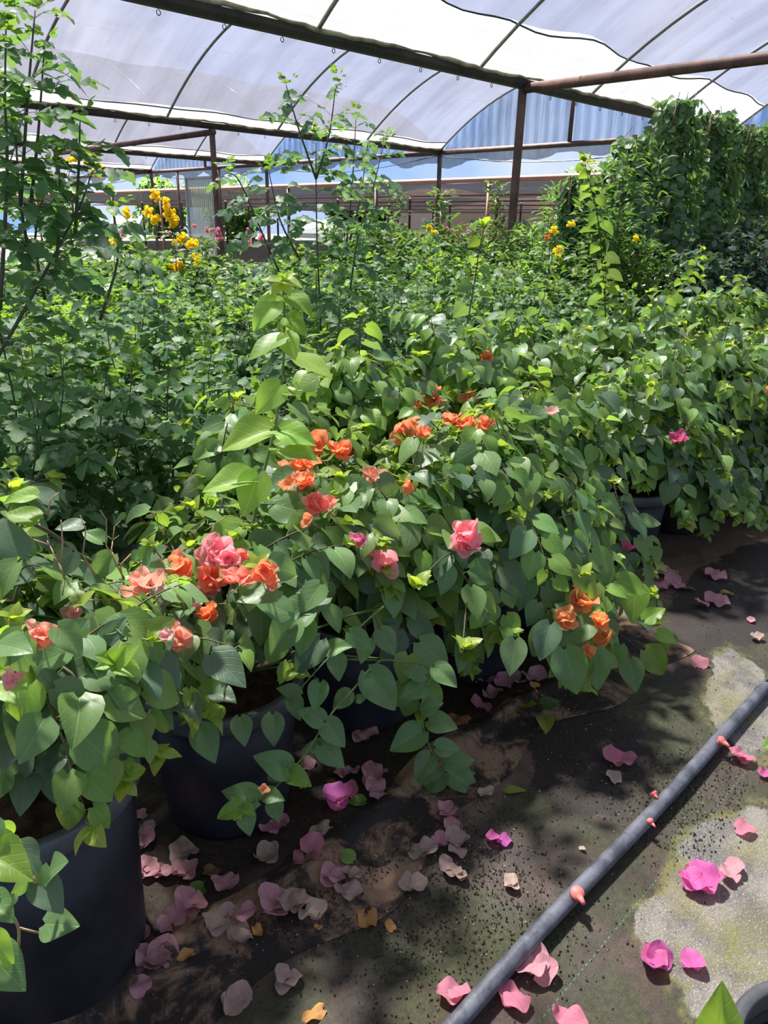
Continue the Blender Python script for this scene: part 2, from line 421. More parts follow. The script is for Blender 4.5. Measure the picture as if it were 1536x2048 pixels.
# near-black potting soil under the pots
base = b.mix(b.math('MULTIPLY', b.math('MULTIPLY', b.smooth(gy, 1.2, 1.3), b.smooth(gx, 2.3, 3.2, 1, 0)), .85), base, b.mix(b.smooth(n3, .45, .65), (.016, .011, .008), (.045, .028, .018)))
# brown dry strip beside the pots
vy = b.math('ADD', gy, b.math('MULTIPLY', b.math('SUBTRACT', n1, .5), .35))
strip = b.math('MULTIPLY', b.smooth(vy, .93, 1.0), b.math('MAXIMUM', b.smooth(gy, 1.2, 1.26, 1, 0), b.math('MULTIPLY', b.smooth(gx, 2.2, 2.9), b.smooth(gy, 1.6, 2.0, 1, 0))))
strip = b.math('MULTIPLY', strip, b.smooth(gx, 1.0, 1.5, .4, 1))
base = b.mix(strip, base, tan_)
cx, cy = pxb(1180, 1500); base = add_blob(base, blob(cx, cy, .30, .19, R(20), .25), (.022, .017, .014), amt=.9)  # damp patch, part of its darkness is shadow painted into the ground colour
cx, cy = pxb(1500, 1180); base = add_blob(base, blob(cx, cy, .8, .26, R(0), .25), (.020, .017, .015), amt=.9)  # wet ground at right, also darkened by painted-in shade
pale = b.mix(b.smooth(n2, .38, .62), (.175, .165, .14), (.085, .082, .08))
pale = b.mix(b.smooth(n4, .5, .7, 0, .4), pale, (.36, .34, .30))
yel = (.15, .15, .045)
for (px, py, rx, ry, an) in ((1470, 1790, .32, .15, R(8)), (1480, 1390, .34, .115, R(25)), (1370, 1870, .13, .10, 0), (1500, 1960, .16, .06, R(-20)), (1560, 2060, .12, .08, R(10))):
    cx, cy = pxb(px, py); base = add_blob(base, blob(cx, cy, rx, ry, an, .32), b.mix(b.smooth(n1, .48, .62, 0, .6), pale, yel), yel, .22)
yy = b.smooth(b.math('ABSOLUTE', b.math('SUBTRACT', gy, .52)), .0004, .0011, 1, 0)
dash = b.smooth(b.math('FRACT', b.math('MULTIPLY', gx, 60.0)), .45, .6)
yy = b.math('MULTIPLY', b.math('MULTIPLY', yy, dash), b.smooth(n2, .38, .5, .1, 1))
base = b.mix(yy, base, (.045, .26, .16))
base = b.mix(b.smooth(n4, .50, .68, 0, .55), base, b.mix(1.0, base, (2.1, 2.0, 1.8), 'MULTIPLY'))
base = b.mix(b.smooth(b.noise(140, 5, .8, o), .52, .66, 0, .7), base, b.mix(1.0, base, (.35, .33, .3), 'MULTIPLY'))
hgt = b.math('ADD', b.math('MULTIPLY', n3, .7), b.math('MULTIPLY', n4, .4))
wet = b.smooth(n1, .4, .6, .45, .85)
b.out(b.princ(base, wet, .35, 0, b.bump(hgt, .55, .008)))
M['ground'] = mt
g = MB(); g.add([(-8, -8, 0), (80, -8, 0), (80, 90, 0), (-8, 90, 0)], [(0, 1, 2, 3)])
tag(g.build('floor', M['ground'], smooth=False), 'damp nursery ground with moss, pale dry patches and partly shade-painted dark patches', 'ground', kind='structure')

# brown ground cloth with a lifted edge beside the pots
mt, nt_ = newmat('ground_cloth'); b = NB(nt_); o = b.obj()
n1 = b.noise(4.6, 8, .7, o, .5); n2 = b.noise(22, 8, .75, o); n3 = b.noise(120, 3, .7, o)
c = b.mix(b.smooth(n1, .42, .55), (.27, .175, .112), (.028, .022, .019))
c = b.mix(b.smooth(n2, .5, .75, 0, .7), c, (.028, .02, .016))
c = b.mix(b.smooth(n2, .28, .42, .55, 0), c, (.33, .25, .19))
b.out(b.princ(c, .8, .25, 0, b.bump(b.math('ADD', n2, b.math('MULTIPLY', n3, .3)), .5, .006)))
M['cloth'] = mt
g = MB(); V = []; nx, ny = 120, 14
def edge_y(x): return 1.245 + .02 * math.sin(x * 5) + .012 * math.sin(x * 13 + 1)
for i in range(nx + 1):
    x = -.6 + 3.3 * i / nx
    for j in range(ny + 1):
        t = j / ny; y0 = 1.00 + .05 * math.sin(x * 4 + 1) + .03 * math.sin(x * 11)
        y = y0 + (edge_y(x) - y0) * t
        z = .003 + .020 * max(0, math.sin((t - .55) * 7)) ** 2 * (t > .55) + .004 * math.sin(x * 19 + t * 5) * math.sin(t * 3.1) + .004 * t
        V.append((x, y, max(.002, z)))
F = [(i * (ny + 1) + j, (i + 1) * (ny + 1) + j, (i + 1) * (ny + 1) + j + 1, i * (ny + 1) + j + 1) for i in range(nx) for j in range(ny)]
g.add(V, F)
tag(g.build('ground_cloth', M['cloth']), 'brown stained ground cloth strip with a raised edge along the pots', 'ground cloth')

# ------------------------------------------------------------------ roof structure
BAYS = [-6.8, -.6, 5.6, 11.8, 18.0, 24.2, 30.4]; ZG = 3.0; X0, X1 = -7.0, 13.4; RISE = 1.22
def arc(y, k): s_ = (y - BAYS[k] - 3.1) / 3.1; return ZG + .02 + RISE * (1 - s_ * s_)
def sheet(name, fy0, fy1, k, mat, label, sag=.035, ny=22, lift=0.0):
    V = []; UV = []; nx = 80
    for i in range(nx + 1):
        x = X0 + (X1 - X0) * i / nx
        a, c = fy0(x), fy1(x)
        for j in range(ny + 1):
            y = a + (c - a) * j / ny
            sg = sag * (abs(math.sin(math.pi * (x - 4.7) / 2.15)) ** .8) * (.6 + .4 * math.sin(x * 1.7 + y))
            V.append((x, y, arc(y, k) + .02 + lift - sg + .02 * math.sin(x * 2.3 + y * 3.1) * min(1, (x - X0)))); UV.append((x, y - BAYS[k]))
    F = [(i * (ny + 1) + j, (i + 1) * (ny + 1) + j, (i + 1) * (ny + 1) + j + 1, i * (ny + 1) + j + 1) for i in range(nx) for j in range(ny)]
    g = MB(); g.add(V, F, UV); return tag(g.build(name, mat), label, 'roof film', kind='structure')
for k in range(6):
    y0, y1 = BAYS[k], BAYS[k + 1]
    wv = lambda x, k=k: .035 * math.sin(x * 1.9 + k) + .025 * math.sin(x * 4.3 + k * 2) + .03 * abs(math.sin(math.pi * (x - 4.7) / 2.15))
    e0 = lambda x, y0=y0, wv=wv: y0 + .30 + wv(x)
    e1 = lambda x, y1=y1, wv=wv, k=k: y1 - (.50 if k == 1 else .20) - wv(x + 2) * (1 if k == 1 else .5)
    nm = ['right of the path', 'over the path', 'behind the front gutter', 'behind the second gutter', 'behind the third gutter', 'farthest away'][k]
    sheet('ceiling', e0, e1, k, M['shade_film'], 'arched greyish translucent roof film %s' % nm)
    sheet('ceiling', lambda x: y0, lambda x: e0(x) , k, M['bare_film'], 'bright bare strip of roof film low on the arch %s, far from its crown' % nm, ny=4)
    sheet('ceiling', lambda x: e1(x), lambda x: y1, k, M['bare_film'], 'bright bare strip of roof film along the gutter, %s' % nm, ny=4)
    # dark hem cord where the shade net ends
    for e, tx in ((e0, 'rear'), (e1, 'front')):
        g = MB(); g.tube([(x, e(x), arc(e(x), k) + .005 - .03 * abs(math.sin(math.pi * (x - 4.7) / 2.15))) for x in np.linspace(X0, X1 - .05, 90)], .009, 5)
        tag(g.build('net_hem', M['blackplastic']), 'dark hem of the shade net along the %s slope of the roof bay %s' % (tx, nm), 'net hem', kind='structure')
    for x in (-3.9, -1.75, .4, 2.55, 4.7, 6.85, 9.0, 11.15, 13.35):
        g = MB(); g.tube([(x, y, arc(y, k) - .02) for y in np.linspace(y0, y1, 26)], .019, 8)
        ord_ = {4.7: 'third', 6.85: 'fourth', 9.0: 'fifth', 11.15: 'sixth', 13.35: 'end'}.get(x, 'near')
        tag(g.build('roof_rib_beam', M['galv']), '%s curved tube rib under the roof bay %s' % (ord_, nm), 'roof rib', group='curved roof ribs', kind='structure')
gn = {0: 'to the right of the path', 1: 'to the right over the path', 2: 'nearest in front, highest in the photo', 3: 'second from the front', 4: 'third from the front', 5: 'fourth from the front', 6: 'farthest'}
for k, y in enumerate(BAYS):
    root = empty('gutter_beam', (0, y, ZG), 'dark brown steel roof gutter, %s' % gn[k], 'gutter'); root['kind'] = 'structure'
    g = MB(); V = []
    prof = [(-.075, .045), (-.06, .0), (-.035, -.035), (.035, -.035), (.06, 0), (.075, .045), (.06, .05), (-.06, .05)]
    for x in (X0, X1): V += [(x, y + a, ZG + c) for a, c in prof]
    n = len(prof); g.add(V, [(i, (i + 1) % n, n + (i + 1) % n, n + i) for i in range(n)] + [tuple(range(n)), tuple(reversed(range(n, 2 * n)))])
    g.build('channel', M['gutter'], root, smooth=False)
    for sgn in (-1, 1):
        if k in (0, 1) : continue
        g = MB(); g.tube([(x, y + sgn * (.075 + .01 * math.sin(x * 5)), ZG + .055 + .012 * math.sin(x * 3.1 + k) + .006 * math.sin(x * 17)) for x in np.linspace(X0, X1, 160)], [.02 + .008 * math.sin(i * .7) * math.sin(i * .23) for i in range(160)], 6)
        g.build('rolled_film', M['oldfilm'], root)
    if k in (2, 3, 4):
        for x in np.arange(2.7, 12.5, .55):
            g = MB(); cz = ZG - .062
            g.tube([(x + .0, y - .03, ZG - .03)] + [(x + .016 * math.sin(a), y - .03, cz - .012 + .018 * math.cos(a) ) for a in np.linspace(0, 5.6, 9)], .0035, 5)
            g.build('hook', M['gutter'], root)
def pipe(name, a, c, r, mat, label, cat, n=12, sag=0):
    g = MB(); a = Vector(a); c = Vector(c)
    pts = [a.lerp(c, t) - UPV * sag * math.sin(math.pi * t) for t in np.linspace(0, 1, 12 if sag else 2)]
    g.tube(pts, r, n); return tag(g.build(name, mat), label, cat, kind='structure')
postlab = {(7.7, 5.6): 'rusty square steel post near the centre right, under the nearest gutter', (7.7, 11.8): 'rusty steel post left of centre, in front of the pale door panel',
           (13.4, 11.8): 'dark thin post where the second gutter meets the end wall', (13.4, 18.0): 'dark thin post where the third gutter meets the end wall',
           (13.4, 24.2): 'dark post where the fourth gutter meets the end wall', (13.4, 5.6): 'steel post at the end of the nearest gutter, behind the vines'}
for x in (-4., 1.9, 7.7, 13.4):
    for y in BAYS:
        if x < 2 and y < 6 and not y < -5 : continue
        if x == 7.7 and y < 5 : continue
        if x == 13.4 and y < 5: continue
        lb = postlab.get((x, y), 'rusty steel roof post standing out of sight behind the planting')
        g = MB(); s_ = .034
        top = ZG - .03
        lean = -.05 if (x, y) == (7.7, 5.6) else (.02 if (x, y) == (7.7, 11.8) else 0)
        V = [(x + a + lean * (1 - zz / 3.), y + c, zz) for zz in (0, top) for a, c in ((-s_, -s_), (s_, -s_), (s_, s_), (-s_, s_))]
        g.add(V, [(0, 1, 5, 4), (1, 2, 6, 5), (2, 3, 7, 6), (3, 0, 4, 7)])
        tag(g.build('steel_pillar', M['rust'], smooth=False), lb, 'post', group='rusty roof posts', kind='structure')
pipe('truss_beam', (7.7, -.6, 2.96), (7.7, 5.58, 2.97), .052, M['rust'], 'thick rusty round cross pipe running right from the top of the centre post', 'cross pipe', 16)
pipe('truss_beam', (7.7, 11.75, 2.92), (7.7, 18, 2.88), .05, M['rust'], 'rusty cross pipe running left from the post by the door panel', 'cross pipe', 16)
for (ya, yb, nm) in ((-.6, 5.6, 'behind the vines'), (5.6, 11.8, 'under the blue gable behind the centre post'), (11.8, 18, 'under the blue gable left of centre'), (18, 24.2, 'above the pale door panel'), (24.2, 30.4, 'at the far left')):
    pipe('truss_beam', (13.4, ya, 3.0), (13.4, yb, 3.0), .05, M['rust'], 'long rusty horizontal pipe %s' % nm, 'end pipe', 14)
    ym = (ya + yb) / 2
    pipe('king_pillar', (13.4, ym - .1, 3.03), (13.4, ym - .1, arc(ym, BAYS.index(ya)) - .02), .04, M['rust'], 'short rusty upright inside the gable %s' % nm, 'gable upright', 10)
    # gable film with pleats
    k = BAYS.index(ya); V = []; UV = []; nx, nz = 120, 8
    for i in range(nx + 1):
        y = ya + (yb - ya) * i / nx
        for j in range(nz + 1):
            V.append((13.47 + .012 * math.sin(y * 28 + .5 * math.sin(j)), y, 3.02 + (arc(y, k) - 3.0) * j / nz)); UV.append((y, j * .1))
    F = [(i * (nz + 1) + j, (i + 1) * (nz + 1) + j, (i + 1) * (nz + 1) + j + 1, i * (nz + 1) + j + 1) for i in range(nx) for j in range(nz)]
    g = MB(); g.add(V, F, UV); tag(g.build('wall_end', M['gable_film']), 'pale blue pleated plastic gable above the pipe %s' % nm, 'gable wall', kind='structure')
    # gathered curtain hanging below the pipe
    V = []; UV = []; nx, nz = 90, 5
    for i in range(nx + 1):
        y = ya + (yb - ya) * i / nx
        dp = .10 + .16 * abs(math.sin(y * 1.9 + k)) * (.6 + .4 * math.sin(y * .7)) + .05 * math.sin(y * 5)
        for j in range(nz + 1):
            V.append((13.36 + .03 * math.sin(y * 17) * j / nz, y, 2.97 - dp * j / nz)); UV.append((y, j * .1))
    F = [(i * (nz + 1) + j, (i + 1) * (nz + 1) + j, (i + 1) * (nz + 1) + j + 1, i * (nz + 1) + j + 1) for i in range(nx) for j in range(nz)]
    g = MB(); g.add(V, F, UV); tag(g.build('rolled_curtain', M['curtain']), 'scalloped plastic curtain hanging %s' % nm.replace('behind the centre post', 'at the centre post'), 'curtain')
    g = MB(); g.tube([(13.3, ya + (yb - ya) * t, 2.93 - .22 * math.sin(math.pi * t)) for t in np.linspace(0, 1, 20)], .009, 5)
    tag(g.build('cable', M['blackplastic']), 'dark sagging cable below the pipe %s' % nm, 'cable')
for (y, nm) in ((7.1, 'just left of the vines'), (20.3, 'beside the pale door panel'), (22.6, 'among the yellow flowers')):
    pipe('steel_pillar', (13.4, y, 0), (13.4, y, 2.96), .045, M['rust'], 'dark rusty post under the end pipe %s' % nm, 'post')

# pale translucent door panel
root = empty('door_panel', (13.4, 21.15, 0), 'pale greenish corrugated plastic door panel standing beside the left post', 'door panel')
V = []; UV = []
for i in range(60):
    y = 20.42 + 1.46 * i / 59
    for z in (0.0, 2.74): V.append((13.25 + .012 * math.sin(i * 1.5), y, z)); UV.append((y, z))
g = MB(); g.add(V, [(2 * i, 2 * i + 2, 2 * i + 3, 2 * i + 1) for i in range(59)], UV); g.build('panel', M['door_panel'], root)
g = MB()
for y in (20.42, 21.88): g.box((13.22, y - .03, 0), (13.29, y + .03, 2.77))
for z in (2.75, 1.05, .03): g.box((13.22, 20.42, z - .025), (13.28, 21.88, z + .025))
g.build('frame', M['white'], root, smooth=False)

# ------------------------------------------------------------------ shade house, houses and trees beyond
g = MB(); V = []; UV = []; nx, ny = 30, 40
XS0, XS1, YS0, YS1, ZS = 18.5, 60, -14, 60, 2.75
for i in range(nx + 1):
    for j in range(ny + 1):
        x = XS0 + (XS1 - XS0) * i / nx; y = YS0 + (YS1 - YS0) * j / ny
        V.append((x, y, ZS - .10 * abs(math.sin(i * .9)) - .06 * abs(math.sin(j * 1.3)))); UV.append((x, y))
g.add(V, [(i * (ny + 1) + j, (i + 1) * (ny + 1) + j, (i + 1) * (ny + 1) + j + 1, i * (ny + 1) + j + 1) for i in range(nx) for j in range(ny)], UV)
root = empty('shade_house', (XS0, 10, 0), 'long low shade house with dark net roof and faded red pipes beyond the greenhouse', 'shade house')
g.build('net_roof', M['net'], root)
g = MB(); g.tube([(XS0, YS0, ZS + .03), (XS0, YS1, ZS + .03)], .075, 10); g.build('eave_pipe', M['rust_light'], root)
for i, x in enumerate((22.5, 28, 34, 42, 50)):
    g = MB(); g.tube([(x, YS0, ZS - .2), (x, YS1, ZS - .2)], .035, 8); g.build('purlin_pipe', M['rust_light'], root)
for x in (18.5, 25, 33, 42):
    for y in np.arange(-4, 50, 4.6):
        g = MB(); g.tube([(x, y, 0), (x, y, ZS)], .05 if x > 19 else .06, 8); g.build('post', M['rust_light'] if x < 19 and int(y) % 2 == 0 else M['rust'], root)
def house(x, y, dx, dy, h, mat, label):
    root = empty('house', (x, y, 0), label, 'house')
    g = MB(); g.box((x, y, 0), (x + dx, y + dy, h)); g.build('wall', mat, root, smooth=False)
    g = MB(); g.add([(x - .4, y - .4, h), (x - .4, y + dy + .4, h), (x + dx + .4, y + dy + .4, h), (x + dx + .4, y - .4, h), (x + dx / 2, y + dy * .3, h + 1.3), (x + dx / 2, y + dy * .7, h + 1.3)],
                    [(0, 1, 5, 4), (1, 2, 5), (2, 3, 4, 5), (3, 0, 4), (0, 3, 2, 1)]); g.build('roof', M['rust_light'], root, smooth=False)
    for i in range(2):
        yy = y + dy * (.25 + .4 * i); fr = None
        g = MB(); g.box((x - .06, yy, 1.0), (x + .05, yy + 1.2, 2.1)); fr = g.build('window', M['white'], root, smooth=False)
        g = MB(); g.box((x - .09, yy + .1, 1.1), (x - .04, yy + 1.1, 2.0)); g.build('pane', M['glass'], fr, smooth=False)
house(62, 40, 8, 14, 2.9, M['wall_beige'], 'beige flat-walled house seen behind the centre post under the shade net')
house(62, 24, 8, 12, 2.9, M['wall_grey'], 'grey-brown house with white window right of the beige house')
house(74, 62, 10, 16, 4.6, M['wall_grey'], 'distant house with a pinkish tiled roof above the shade net')
for i, (px, w_) in enumerate(((1120, 5), (640, 6), (260, 7), (150, 6))):
    p = P(px, 430, x=(56, 56, 44, 38)[i])
    g = MB(); V = []
    for a in range(13):
        an = math.pi * a / 12
        for yy in (0, w_): V.append((p.x + 1.0 * math.cos(an), p.y + yy - w_ / 2, 1.9 * math.sin(an)))
    g.add(V, [(2 * a, 2 * a + 1, 2 * a + 3, 2 * a + 2) for a in range(12)] + [tuple(2 * a for a in range(13)), tuple(2 * a + 1 for a in reversed(range(13)))])
    tag(g.build('covered_bench', M['white'], smooth=False), ['white covered bench far behind the bushes right of the centre post', 'white covered bench in the distance left of the centre', 'white covered bench in the distance behind the yellow flowers', 'white covered bench at the far left beyond the shrubs'][i], 'covered bench', 'white covered benches far away')
def tree(x, y, h, r, c, label, seed):
    random.seed(seed); root = empty('tree', (x, y, 0), label, 'tree', 'trees beyond the shade house')
    g = MB(); g.tube([(x, y, 0), (x + .2, y, h * .5), (x, y + .2, h * .8)], [.25, .18, .08], 8); g.build('trunk', M['trunk'], root)
    L = Leaves(); cl = [(Vector((x, y, h * .68)) + rv() * r * U(.2, .8)) for _ in range(16)]
    for q in cl:
        for _ in range(170):
            v = rv(); p = q + v * r * .45 * U(.5, 1)
            L.add('oval', p, (v + rv() * .7 - UPV * .3), (UPV + rv()), U(.28, .45), vary(c, .25, .1))
    L.build('crown', M['far_leaf'], root)
for i, (px, h, r, c, lb) in enumerate(((1190, 8.2, 3.6, (.17, .20, .04), 'yellow-green round tree right of the centre post beyond the shade net'), (1290, 8.6, 3.2, (.09, .17, .05), 'mid-green tree beyond the shade net beside the vines'),
        (1440, 9.0, 3.8, (.12, .2, .06), 'tree hidden mostly by the vines at right'), (1365, 8.0, 2.6, (.15, .2, .05), 'small pale green tree between two trees near the vines'),
        (90, 3.9, 3.2, (.12, .22, .07), 'low distant tree at the far left'), (330, 3.6, 3.0, (.10, .2, .06), 'low distant tree behind the yellow flowers'), (480, 3.7, 3.2, (.13, .23, .07), 'low distant tree right of the pale door panel'), (720, 3.6, 3.0, (.12, .2, .06), 'low distant tree left of the beige house'))):
    p = P(px, 330, d=(92, 84, 92, 100)[i]) if i < 4 else P(px, 440, d=70); tree(p.x, p.y, h, r, c, lb, 40 + i)

#@@PLANTS
VIEW_C = {'old': (.115, .19, .11), 'mid': (.15, .275, .10), 'yng': (.21, .36, .055), 'tip': (.34, .46, .075), 'lime': (.31, .50, .10), 'grey': (.115, .185, .115)}
def hero_leaf(L, bx, by, tx, ty, y, f=.7, c='mid', dtip=-.02, kind='heart_hd', wd=.90, dbase=0.0, side=0.0):
    """one leaf whose base and tip are read off the photograph, blade in real depth at row distance y"""
    B = P(bx, by, y=y + dbase); dep = (B - CAM).dot(FWD); E = P(tx, ty, d=dep + dtip)
    vw = (CAM - B).normalized()
    n = (vw * f + UPV * (1 - f) + RT * side).normalized()
    d = E - B
    L.add(kind, B, d.normalized(), n, d.length * 1.04, vary(VIEW_C[c], .08, .05), wd)
    return B
def tip_cluster(L, p, d, s=.04, n=6, c=TIP):
    for i in range(n):
        a = 2 * math.pi * i / n + U(-.4, .4); o = Vector((math.cos(a), math.sin(a), U(.1, .9)))
        dd = (o + d * U(.3, 1.2)).normalized()
        L.add('heart', p + d * U(-.01, .015), dd, (UPV + rv() * .4 - o * .3), s * U(.5, 1.2), vary(lerp3(c, YNG, U(0, .7)), .12, .08), .9)

def nursery_pot(root, x, y, r=.205, h=.38, lod=1, taper=.8):
    n = 56 if lod else 24; rb = r * taper
    g = MB(); g.lathe([(rb * .9, 0), (rb, .004), (rb + .003, .02), (rb + (r - rb) * .5, h * .5), (r - .006, h - .045), (r - .018, h - .045), (rb, .02), (.001, .018)], (x, y, 0), n)
    pot = g.build('pot', M['pot'], root)
    g = MB(); g.lathe([(r - .010, h - .05), (r + .008, h - .048), (r + .012, h - .042), (r + .012, h - .006), (r + .008, h), (r - .008, h), (r - .012, h - .006), (r - .012, h - .05)], (x, y, 0), n)
    g.build('rim', M['potrim_lit'], pot)
    g = MB(); V = [(x, y, h - .05)]; F = []; m_ = 28
    for q, rr in enumerate((.5, .98)):
        for k in range(m_): a = 2 * math.pi * k / m_; V.append((x + (r - .02) * rr * math.cos(a), y + (r - .02) * rr * math.sin(a), h - .055 + U(-.006, .006)))
    for k in range(m_): F += [(0, 1 + k, 1 + (k + 1) % m_), (1 + k, 1 + m_ + k, 1 + m_ + (k + 1) % m_, 1 + (k + 1) % m_)]
    g.add(V, F); g.build('soil', M['soil'], pot)

PLANTS = []
def cane_leaves(L, Y, pts, centre, size=.085, step=.034, tipn=6, start=.25, age=.0, upn=.8, droop=.7):
    """alternate heart-shaped leaves along a cane, blades hanging outwards and facing the light"""
    seg = [(pts[i + 1] - pts[i]).length for i in range(len(pts) - 1)]; tot = sum(seg); s_ = tot * start; k = random.randint(0, 3)
    while s_ < tot * .985:
        acc = 0
        for i, q in enumerate(seg):
            if acc + q >= s_: break
            acc += q
        p = pts[i].lerp(pts[i + 1], (s_ - acc) / max(q, 1e-6)); t = (pts[i + 1] - pts[i]).normalized()
        fr = s_ / tot
        sd = t.cross(UPV); sd = sd.normalized() if sd.length > .1 else rv()
        ang = (k % 2) * math.pi + U(-.7, .7); k += 1
        o = (Matrix.Rotation(ang, 3, t) @ sd)
        out = Vector((p.x - centre.x, p.y - centre.y, 0)); out = out.normalized() if out.length > .01 else rv()
        d = (o * .75 + out * .45 + t * .25 - UPV * droop * U(.4, 1.3) + rv() * .25).normalized()
        n = (UPV * upn + out * .55 + rv() * .38 + Vector((-.1, -.25, 0)))
        sz = size * U(.72, 1.15) * (1 if fr < .8 else 1 - (fr - .8) * 2.6)
        pet = p + (o * .7 + UPV * .2 + out * .3).normalized() * sz * .28
        c = OLD if random.random() < .55 - age else MID
        c = lerp3(OLD, MID, U(0, 1)) if fr < .7 else lerp3(MID, YNG, min(1, (fr - .7) / .3 + U(-.2, .2)))
        if random.random() < age: c = lerp3(c, YNG, U(.3, .9))
        (Y if (fr > .86) else L).add('heart', pet, d, n, sz, vary(c, .18, .08), U(.9, 1.08))
        STEM.tube([p, pet], [.0012, .0009], 3, cap=False, col=(.16, .24, .07))
        s_ += step * U(.7, 1.35) * (1 if fr < .85 else .6)
    if tipn: tip_cluster(Y, pts[-1], (pts[-1] - pts[-2]).normalized(), size * .5, tipn)
STEM = None
def bougainvillea(x, y, label, seed, ncane=24, rx=.42, ry=.45, top=.92, front=.1, r=.205, h=.38, size=.102, age=.1, tall=0, thorns=0, extra=None, taper=.8, canes=(), lod=1, cut=None, group='potted bougainvilleas'):
    global STEM
    random.seed(seed)
    root = empty('potted_bougainvillea', (x, y, 0), label, 'potted plant', group)
    nursery_pot(root, x, y, r, h, lod, taper)
    L, Y = Leaves(), Leaves(); STEM = MB(); W = MB(); c = Vector((x, y, h))
    for i in range(ncane):
        a = 2 * math.pi * (i + U(-.3, .3)) / ncane * 1.0
        rad = math.sqrt(U(.05, 1)); zt = h + (top - h) * (1 - rad ** 2.2) * U(.75, 1.1) + .05
        ex = math.cos(a) * rad * rx; ey = math.sin(a) * rad * ry
        if rad > .72: zt = U(front, h + (.18 if front > .09 else -.08))
        tip = Vector((x + ex, y + ey, max(.08, zt)))
        if cut and cut(tip): continue
        ctl = Vector((x + ex * .55, y + ey * .55, max(h + .15, zt + .25 + .2 * rad)))
        s0 = Vector((x + U(-.03, .03), y + U(-.03, .03), h - .06))
        pts = bez(s0, ctl, tip, 12)
        W.tube(pts, [.0055 - .0042 * q / 12 for q in range(13)], 5)
        cane_leaves(L, Y, pts, c, size, .039, 5 if random.random() < .8 else 0, .28, age)
        for q in range(2):  # side shoots
            j = random.randint(4, 9); b0 = pts[j]; o = rv(); o.z = abs(o.z) * .6; e = b0 + o.normalized() * U(.12, .22)
            if cut and cut(e): continue
            if e.z < .06: continue
            pp = bez(b0, b0.lerp(e, .5) + UPV * .04, e, 5); W.tube(pp, [.003 - .0004 * k for k in range(6)], 4)
            cane_leaves(L, Y, pp, c, size * .85, .034, 5 if random.random() < .5 else 0, .15, age)
    for q in range(tall):
        a = U(0, 6.28); tip = Vector((x + math.cos(a) * rx * .5, y + math.sin(a) * ry * .5, top + U(.12, .38)))
        pts = bez(c, Vector((x, y, h + .3)), tip, 12); W.tube(pts, [.005 - .0003 * k for k in range(13)], 5)
        cane_leaves(L, Y, pts, c, size, .045, 7, .3, age + .15)
    if thorns:
        for q in range(thorns):
            Tw = MB()
            a = U(0, 6.28); rad = U(.3, .9)
            p0 = Vector((x + math.cos(a) * rx * rad * .8, y + math.sin(a) * ry * rad * .8, h + U(.2, .40))); d = (rv() + UPV * .6).normalized()
            for s_ in range(4):
                p1 = p0 + d * U(.025, .05); Tw.tube([p0, p1], [.0016, .0012], 4)
                for sg in (-1, 1):
                    if random.random() < .7: e = p1 + (d + rv() * .8).normalized() * U(.012, .03); Tw.tube([p1, e], [.0012, .0005], 4)
                d = (d + rv() * .7).normalized(); p0 = p1
            Tw.build('thorny_twig', M['twig'], root)['label'] = 'dry tan forked thorny twig'
    for (pl, yy, sz) in canes:
        pts = catmull([P(*q, y=yy) for q in pl], 4); pts = [c.lerp(pts[0], k / 4) for k in range(4)] + pts
        W.tube(pts, [.0055 - .004 * k / len(pts) for k in range(len(pts))], 6); cane_leaves(L, Y, pts[3:], c, sz, .05, 8, .12, age + .1, .5, .8)
    if extra: extra(L, Y, W, root)
    W.v += STEM.v; W.f += [tuple(i + W.n for i in f) for f in STEM.f]; W.uv += STEM.uv; W.c += STEM.c; W.n += STEM.n
    W.build('stem', M['stem_attr'], root)
    fo = L.build('foliage', M['leaf'], root, seed)
    yo = Y.build('young_foliage', M['young'], root, seed + 1); yo['label'] = 'lime green young leaves'
    PLANTS.append((root, fo, yo)); return root

